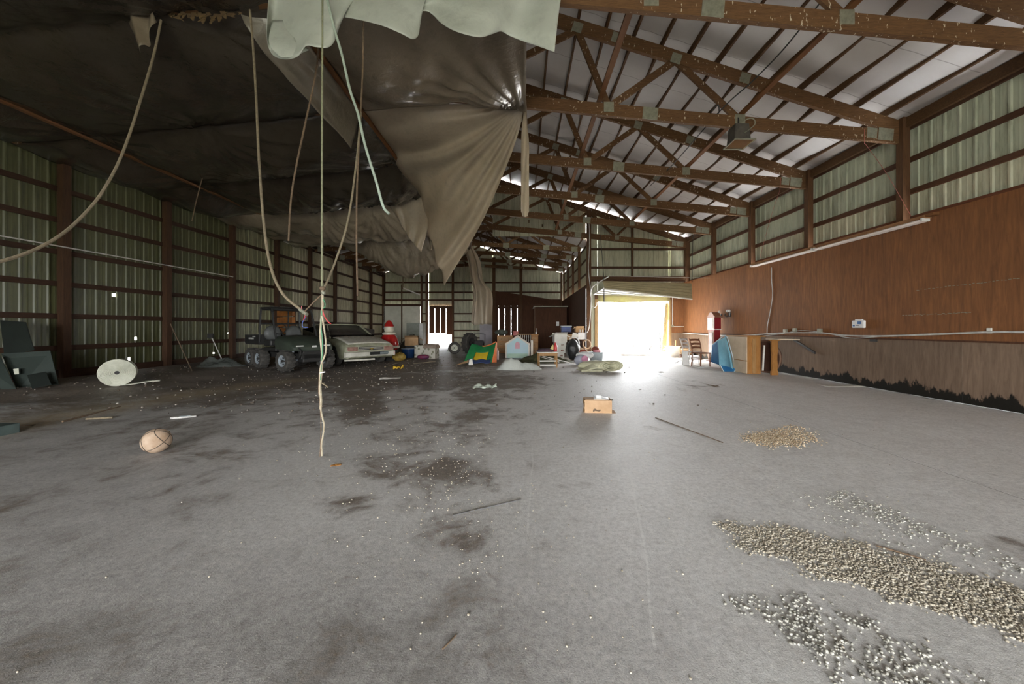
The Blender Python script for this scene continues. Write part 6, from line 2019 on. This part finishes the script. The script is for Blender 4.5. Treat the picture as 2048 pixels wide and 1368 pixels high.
# white control box on the wall
wbx = empty('control_box', (XR, 8.22, 1.37), label='white control box with blue print on the right wall', cat='control box')
MB().box((-.03, 0, 0), (.06, .30, .17)).build('case', M_WHITE, wbx, bevel=.02)
MB().box((-.062, -.05, .03), (.004, .09, .06)).build('blue_print', pm('blue_print', (.06, .16, .38), None, 9, .4), wbx)
MB().box((-.062, .09, -.035), (.004, .05, .03)).build('blue_print', MATS['blue_print'], wbx)
MB().box((-.062, .0, -.035), (.004, .08, .008)).build('black_print', M_BLACK, wbx)
MB().box((-.02, 0, .095), (.04, .16, .03)).build('vent', M_WHITE, wbx)
MB().box((-.012, 0, 0), (.024, .06, .09)).build('light_switch', M_CARDW, None, loc=(XR, (XR - .01) * FPX / (1979 - VX), 1.24), bevel=.004, label='small cream light switch on the right wall', cat='switch')
MB().box((-.02, .0, 0), (.04, .14, .05)).build('black_clip', M_BLACKM, None, loc=(XR, (XR - .01) * FPX / (1748 - VX), 1.02), label='small black clip under the conduit on the right wall', cat='clip')
# staple rows in the plywood
mb = MB()
for (x0, y0, x1, y1, n) in ((1835, 580, 2045, 556, 26), (1808, 631, 1945, 625, 26)):
    for k in range(n):
        px, py = lerp(x0, x1, k / n) + random.uniform(-1, 1), lerp(y0, y1, k / n) + random.uniform(-1, 1)
        Y = XR * FPX / (px - VX)
        mb.box((-.004, Y, CH - (py - VY) * Y / FPX), (.010, random.uniform(.02, .04), .008))
stp = mb.build('staple_row', M_GALV, wr)
stp['kind'] = 'stuff'

# shrubs outside the big door
M_LEAF = pm('dark_leaves', (.010, .022, .006), (.020, .030, .010), 8, .7)
M_LEAFB = pm('brown_leaves', (.030, .018, .008), (.018, .012, .006), 8, .7)
M_TWIG = pm('grey_twigs', (.05, .045, .04), None, 8, .9)


def shrub(loc, h, spread, nleaf, mat, label, seed):
    r = random.Random(seed)
    e = empty('shrub', loc, label=label, cat='shrub')
    tw, lv = MB(), MB()
    tips = []
    for k in range(9):
        a = r.uniform(0, 2 * pi)
        p = [Vector((0, 0, -.08)), Vector((math.cos(a) * spread * .25, math.sin(a) * spread * .25, h * .5)), Vector((math.cos(a) * spread * r.uniform(.4, 1), math.sin(a) * spread * r.uniform(.4, 1), h * r.uniform(.6, 1)))]
        q = spline(p, 6)
        tw.tube(q, [.014 * (1 - .8 * i / len(q)) for i in range(len(q))], 5)
        tips += q[4:]
    for k in range(nleaf):
        c = r.choice(tips) + Vector((r.gauss(0, .10), r.gauss(0, .10), r.gauss(0, .10)))
        a, t = r.uniform(0, 6.28), r.uniform(-1, 1)
        u = Vector((math.cos(a), math.sin(a), t)).normalized() * r.uniform(.03, .06)
        w = u.orthogonal().normalized() * u.length * .5
        lv.add([c - u, c + w, c + u, c - w], [(0, 1, 2, 3)])
    tw.build('stem', M_TWIG, e, True)
    lv.build('foliage', mat, e, solid=.002)['kind'] = 'stuff'


shrub((P(1322, 700, 21).x, 21, -.07), 2.3, .9, 420, M_LEAF, 'green leafy shrub outside the right of the big door', 3)
shrub((P(1300, 700, 22.5).x, 22.5, -.07), 1.0, .8, 160, M_LEAFB, 'low brown leaved shrub outside the big door', 4)
shrub((P(1268, 700, 25).x, 25, -.07), 2.4, 1.0, 110, M_LEAFB, 'sparse twiggy shrub seen through the middle of the big door', 5)
shrub((P(1212, 700, 26).x, 26, -.07), 3.0, .8, 60, M_LEAFB, 'bare thin shrub seen through the left of the big door', 6)
# ------------------------------------------------------------------ things on the open floor
# basketball
br_ = .122
bp = G(313, 905)
bk = empty('basketball', (bp.x, bp.y, br_), label='worn tan basketball on the concrete at the left', cat='ball')
bk.rotation_euler = (.5, -.5, .4)
MB().ball((0, 0, 0), br_, 36, 24).build('shell', pm('worn_tan_leather', (.44, .33, .24), (.30, .20, .125), 7, .75, bump=.25, bscale=120), bk, True)
M_SEAM = pm('ball_seam', (.05, .038, .028), None, 9, .8)
for k in range(2):
    mb = MB()
    mb.tube([Vector((br_ * math.cos(a), br_ * math.sin(a), 0)) if k == 0 else Vector((br_ * math.cos(a), 0, br_ * math.sin(a))) for a in np.linspace(0, 2 * pi, 49)], .0034, 5, caps=False)
    mb.build('seam', M_SEAM, bk, True)
for s in (-1, 1):
    mb = MB()
    pts = []
    for a in np.linspace(0, 2 * pi, 49):
        v = Vector((.55 * s + .12 * s * math.cos(2 * a), math.cos(a) * .8, math.sin(a) * .8))
        pts.append(v.normalized() * br_)
    mb.tube(pts, .0034, 5, caps=False)
    mb.build('seam', M_SEAM, bk, True)
# battered carton in the middle
cp = G(1198, 826)
cx_ = empty('battered_carton', (cp.x, cp.y + .13, 0), math.radians(-5), label='battered brown carton alone in the middle of the floor', cat='box')
M_BC = pm('light_cardboard', (.52, .34, .20), (.42, .26, .14), 5, .85)
mb = MB()
W2, D2, H2 = .40, .26, .19
mb.box((0, -D2 / 2, H2 / 2), (W2, .008, H2))
mb.box((0, D2 / 2, H2 / 2), (W2, .008, H2))
mb.box((W2 / 2, 0, H2 / 2), (.008, D2, H2))
mb.box((0, 0, .004), (W2, D2, .008))
mb.box((-.04, .02, H2), (W2 * .75, D2 * .85, .008))
mb.build('body', M_BC, cx_)
mb = MB()
mb.grid(lambda u, v: (-W2 / 2 - .012 * math.sin(v * 7 + u * 3), lerp(-D2 / 2, D2 / 2, u), lerp(0, H2 * (1 + .05 * math.sin(u * 9)), v)), 8, 8)
mb.build('crushed_end', M_CARD, cx_, True, solid=.008)
MB().box((W2 / 2 + .06, -.02, .012), (.13, .22, .008)).build('flap', M_BC, cx_, rot=(0, .06, 0))
MB().grid(lambda u, v: (lerp(-.06, .17, u), lerp(-.10, .06, v), H2 + .012 + .03 * (1 - u) * v), 6, 4).build('paper', M_WHITE, cx_, True, solid=.004)
MB().add([(-.02, -.06, H2 + .01), (.06, -.07, H2 + .015), (.055, -.03, H2 + .055), (-.02, -.02, H2 + .06)], [(0, 1, 2, 3)]).build('paper', M_WHITE, cx_, solid=.004)
mb = MB()
mb.prism([(-.06, 0), (-.02, .012), (.03, .004), (.06, .02), (.05, .035), (.0, .03), (-.03, .05), (-.06, .03)], .003, Matrix.Translation((-.02, -D2 / 2 - .005, .02)) @ Matrix.Rotation(pi / 2, 4, 'X'))
mb.build('torn_patch', M_ROPED, cx_)
# rods and strips
def rod(a, b, r, mat, label, name='metal_rod', cat='rod'):
    p, q = G(*a), G(*b)
    return MB().tube([p + Vector((0, 0, r)), q + Vector((0, 0, r))], r, 7).build(name, mat, None, True, label=label, cat=cat)


rod((1311, 836), (1446, 886), .005, M_ROPED, 'thin rusty rod lying right of the battered carton')
rod((905, 1032), (1042, 1000), .004, pm('grey_strip', (.13, .125, .12), None, 8, .6), 'thin grey rod on the gravelly floor')
rod((1752, 1093), (1852, 1122), .005, M_ROPED, 'thin rusty wire beside the gravel band', 'metal_wire', 'wire')
rod((885, 1300), (912, 1272), .0035, M_ROPED, 'short dry twig in the foreground', 'dry_twig', 'twig')
rod((172, 840), (225, 837), .014, M_ROPE, 'pale wooden strip lying near the dirt bank', 'wooden_strip', 'wood')
rod((125, 845), (240, 815), .012, M_ROPED, 'dark pole lying along the dirt bank', 'dark_pole', 'pole')
rod((-40, 858), (70, 852), .012, M_ROPED, 'bent brown pipe at the left frame edge', 'brown_pipe', 'pipe')
# pale tread plate shape and scraps
def scrap(px, py, w, d, mat, label, cat='scrap', rz=0.0, name='scrap', h=.02, seed=0, z=None):
    p = G(px, py)
    mb = MB()
    mb.grid(lambda u, v: ((u - .5) * w * (1 + .2 * nz(v * 3, seed)), (v - .5) * d * (1 + .2 * nz(u * 3, seed + 2)), .004 + h * abs(nz(u * 2.5, v * 2.5, seed + 4))), 10, 8)
    return mb.build(name, mat, None, True, loc=(p.x, p.y, floor_height(p.x, p.y) + .002 if z is None else z), rot=(0, 0, rz), solid=.003, label=label, cat=cat)


sh = empty('shoe_sole', G(367, 836), math.radians(20), label='pale oval shoe sole lying behind the basketball', cat='sole')
MB().prism([(.15 * math.cos(a), .055 * math.sin(a) * (1 - .25 * math.cos(a))) for a in np.linspace(0, 2 * pi, 24, endpoint=False)], .02, Matrix.Translation((0, 0, .005))).build('sole', M_COND, sh, bevel=.006)
MB().prism([(.07 * math.cos(a), .025 * math.sin(a)) for a in np.linspace(0, 2 * pi, 16, endpoint=False)], .006, Matrix.Translation((.02, 0, .024))).build('inlay', M_TOTE, sh)
scrap(970, 776, .48, .20, pm('pale_green_film', (.55, .60, .50), (.42, .46, .38), 6, .6), 'crumpled pale bag on the floor in the middle', 'bag', .1, 'crumpled_bag', .14, 1)
scrap(797, 738, .30, .22, pm('yellow_wrap', (.62, .40, .03), (.5, .3, .02), 4, .5), 'yellow wrapper on the floor before the sedan', 'wrapper', .2, 'yellow_wrapper', .18, 2)
scrap(672, 932, .09, .035, M_OAK, 'small orange chip near the end of the hanging wire', 'chip', .4, 'wood_chip', .01, 3)
scrap(645, 846, .06, .04, M_WHITE, 'small pale chip right beside the hanging wire', 'chip', .4, 'pale_chip', .01, 9)
scrap(780, 757, .5, .25, M_CARDW, 'torn pale strips before the floral boxes', 'scrap', .3, 'torn_strips', .03, 4)
scrap(1685, 772, .9, .28, M_CARDW, 'flat pale board lying by the right wall', 'board', .05, 'flat_board', .002, 5)
for k, (x, y, s) in enumerate([(1280, 780, .05), (1258, 735, .05), (1425, 772, .25), (1322, 745, .12)]):
    scrap(x, y, s, s * .5, M_ROPED, ['dark lump behind the battered carton', 'dark lump beside the rolled canvas', 'small heap of dark leaves near the floor joint', 'dark strip near the floor joint crossing'][k], 'debris', k, 'dark_debris', .03, 6 + k)
lath_pts = [((815, 722), (842, 714), 'pale lath on the dirt before the blue tub'), ((828, 728), (870, 724), 'second pale lath on the dirt before the blue tub'), ((770, 735), (812, 722), 'long lath slanting out from the sedan bumper')]
for a, b, lab in lath_pts:
    MB().beam(G(*a) + Vector((0, 0, .02)), G(*b) + Vector((0, 0, .02)), .05, .02).build('lath', M_ROPE, None, label=lab, cat='lath')
# loose white plank near the white roll
MB().box((0, 0, .01), (.30, .10, .015)).build('pale_plank', M_ROLL, None, loc=(G(272, 772, .1).x, G(272, 772, .1).y, floor_height(-7.6, 7.2) + .005), rot=(0, 0, .3), label='short pale plank by the white roll', cat='plank')

# ------------------------------------------------------------------ gravel and litter (uncountable)
def inpoly(px, py, poly):
    px = px + rng.normal(0, 9, px.shape) + 10 * np.sin(py * .11)
    py = py + rng.normal(0, 5, py.shape) + 5 * np.sin(px * .045)
    c = np.zeros(px.shape, bool)
    n = len(poly)
    for i in range(n):
        x0, y0 = poly[i]
        x1, y1 = poly[(i + 1) % n]
        k = ((y0 > py) != (y1 > py)) & (px < (x1 - x0) * (py - y0) / (y1 - y0 + 1e-9) + x0)
        c ^= k
    return c


PH = (1 + 5 ** .5) / 2
ICO_V = np.array([(-1, PH, 0), (1, PH, 0), (-1, -PH, 0), (1, -PH, 0), (0, -1, PH), (0, 1, PH), (0, -1, -PH), (0, 1, -PH), (PH, 0, -1), (PH, 0, 1), (-PH, 0, -1), (-PH, 0, 1)]) / 1.902
ICO_F = np.array([(0, 11, 5), (0, 5, 1), (0, 1, 7), (0, 7, 10), (0, 10, 11), (1, 5, 9), (5, 11, 4), (11, 10, 2), (10, 7, 6), (7, 1, 8), (3, 9, 4), (3, 4, 2), (3, 2, 6), (3, 6, 8), (3, 8, 9), (4, 9, 5), (2, 4, 11), (6, 2, 10), (8, 6, 7), (9, 8, 1)])


def scatter(name, pts, rad, mat, label, sm=True):
    n = len(pts)
    sc3 = rng.uniform(.65, 1.25, (n, 1, 3)) * rad[:, None, None]
    sc3[:, :, 2] *= .7
    jit = 1 + rng.uniform(-.18, .18, (n, 12, 1))
    a = rng.uniform(0, 2 * pi, n)
    v = ICO_V[None] * sc3 * jit
    x = v[..., 0] * np.cos(a)[:, None] - v[..., 1] * np.sin(a)[:, None]
    y = v[..., 0] * np.sin(a)[:, None] + v[..., 1] * np.cos(a)[:, None]
    V = np.stack([x + pts[:, None, 0], y + pts[:, None, 1], v[..., 2] + (pts[:, 2] + rad * .45)[:, None]], -1).reshape(-1, 3)
    F = (ICO_F[None] + (np.arange(n) * 12)[:, None, None]).reshape(-1, 3)
    me = bpy.data.meshes.new(name)
    me.vertices.add(len(V))
    me.vertices.foreach_set('co', V.ravel())
    me.loops.add(len(F) * 3)
    me.loops.foreach_set('vertex_index', F.ravel())
    me.polygons.add(len(F))
    me.polygons.foreach_set('loop_start', np.arange(0, len(F) * 3, 3))
    me.polygons.foreach_set('loop_total', np.full(len(F), 3))
    me.update()
    me.validate()
    if sm: me.polygons.foreach_set('use_smooth', np.ones(len(F), bool))
    me.materials.append(mat)
    o = link(name, me)
    return tag(o, label, 'gravel', kind='stuff')


def peb_mat(name, stops, sc):
    m, nt, bs, geo, obj = base_mat(name)
    wn_ = node(nt, 'ShaderNodeTexWhiteNoise')
    sn = node(nt, 'ShaderNodeVectorMath', operation='SNAP')
    nt.links.new(geo, sn.inputs[0])
    sn.inputs[1].default_value = (sc, sc, 1.0)
    nt.links.new(sn.outputs[0], wn_.inputs['Vector'])
    nt.links.new(ramp(nt, wn_.outputs['Value'], stops), bs.inputs['Base Color'])
    bs.inputs['Roughness'].default_value = .8
    return m


M_PEB = peb_mat('pea_gravel', [(.1, (.26, .225, .165)), (.5, (.40, .35, .27)), (.85, (.50, .45, .36))], .02)
M_PEBG = peb_mat('grey_gravel', [(.1, (.20, .19, .165)), (.5, (.38, .365, .31)), (.85, (.52, .50, .44))], .02)


def sample(n, x0, x1, y0, y1, dens):
    X, Y = rng.uniform(x0, x1, n), rng.uniform(y0, y1, n)
    px, py = VX + FPX * X / Y, VY + FPX * CH / Y
    w = dens(px, py, X, Y)
    k = rng.uniform(0, 1, n) < w
    return np.stack([X[k], Y[k], np.zeros(k.sum())], -1)


def patch(X, Y, s=2.0, o=0.0):
    return np.array([nz(a * s, b * s, o) for a, b in zip(X, Y)])


BAND = [(1440, 1050), (1470, 1046), (1560, 1056), (1660, 1080), (1800, 1112), (2048, 1180), (2500, 1290), (2500, 1420), (2048, 1278), (1900, 1230), (1780, 1190), (1640, 1150), (1560, 1118), (1480, 1085)]
BAND2 = [(1430, 1196), (1520, 1186), (1640, 1205), (1780, 1268), (1920, 1340), (2050, 1420), (1700, 1420), (1640, 1330), (1560, 1270), (1480, 1225)]
BAND3 = [(1560, 985), (1700, 988), (1770, 1010), (1900, 1075), (2100, 1150), (2100, 1190), (1900, 1130), (1740, 1080), (1650, 1030)]
SP1 = [(1495, 868), (1560, 868), (1605, 885), (1590, 893), (1530, 888)]
SP2 = [(1565, 860), (1620, 862), (1645, 876), (1600, 878)]
pts = sample(80000, .6, 3.8, 1.1, 3.0, lambda px, py, X, Y: np.where(inpoly(px, py, BAND), .86, 0))
scatter('gravel_band', pts, rng.uniform(.0034, .0078, len(pts)), M_PEB, 'dense band of pale pea gravel in the right foreground')
pts = sample(26000, .5, 3.0, .9, 2.0, lambda px, py, X, Y: np.where(inpoly(px, py, BAND2), .30 + .25 * np.sin(X * 17) * np.sin(Y * 13), 0))
scatter('gravel_trail', pts, rng.uniform(.004, .0085, len(pts)), M_PEBG, 'looser grey gravel trail nearest the camera at the right')
pts = sample(15000, 1.4, 4.5, 1.6, 3.2, lambda px, py, X, Y: np.where(inpoly(px, py, BAND3), .40 + .3 * np.sin(X * 9 + Y * 4), 0))
scatter('gravel_trail', pts, rng.uniform(.0035, .008, len(pts)), M_PEBG, 'thin gravel trail beyond the dense gravel band')
pts = sample(26000, 2.2, 4.0, 3.8, 5.0, lambda px, py, X, Y: np.where(inpoly(px, py, SP1), .8, np.where(inpoly(px, py, SP2), .35, 0)))
scatter('gravel_spill', pts, rng.uniform(.005, .010, len(pts)), peb_mat('tan_gravel', [(.1, (.35, .25, .15)), (.6, (.52, .40, .26)), (.9, (.62, .52, .38))], .02), 'small tan gravel spill left of the floor joint')


def mid(px, py, X, Y):
    w = .10 * np.exp(-(((px - 900) / 90) ** 2 + ((py - 960) / 90) ** 2)) + .13 * np.exp(-(((px - 950) / 110) ** 2 + ((py - 1075) / 60) ** 2))
    w += .03 * np.exp(-(((px - 850) / 220) ** 2 + ((py - 1060) / 190) ** 2)) + .03 * np.exp(-(((px - 780) / 160) ** 2 + ((py - 900) / 60) ** 2))
    w += .02 * np.exp(-(((px - 1000) / 400) ** 2 + ((py - 1300) / 160) ** 2)) + .0015
    w += .02 * np.exp(-(((px - 1500) / 500) ** 2 + ((py - 1250) / 200) ** 2))
    return w


pts = sample(54000, -3.5, 4.5, 1.1, 5.6, mid)
scatter('scattered_pebbles', pts, rng.uniform(.0022, .0068, len(pts)), M_PEB, 'pale pebbles scattered over the dirty middle of the floor')
pts = sample(5200, -10, 3, 5.5, 16, lambda px, py, X, Y: .05 + .30 * (X < -1))
pts[:, 2] = [floor_height(a, b) for a, b in pts[:, :2]]
scatter('dirt_crumbs', pts, rng.uniform(.006, .022, len(pts)), peb_mat('dirt_crumbs', [(.2, (.07, .052, .038)), (.7, (.13, .10, .075)), (.96, (.36, .33, .28))], .05), 'crumbs of dirt and litter strewn over the far floor', False)
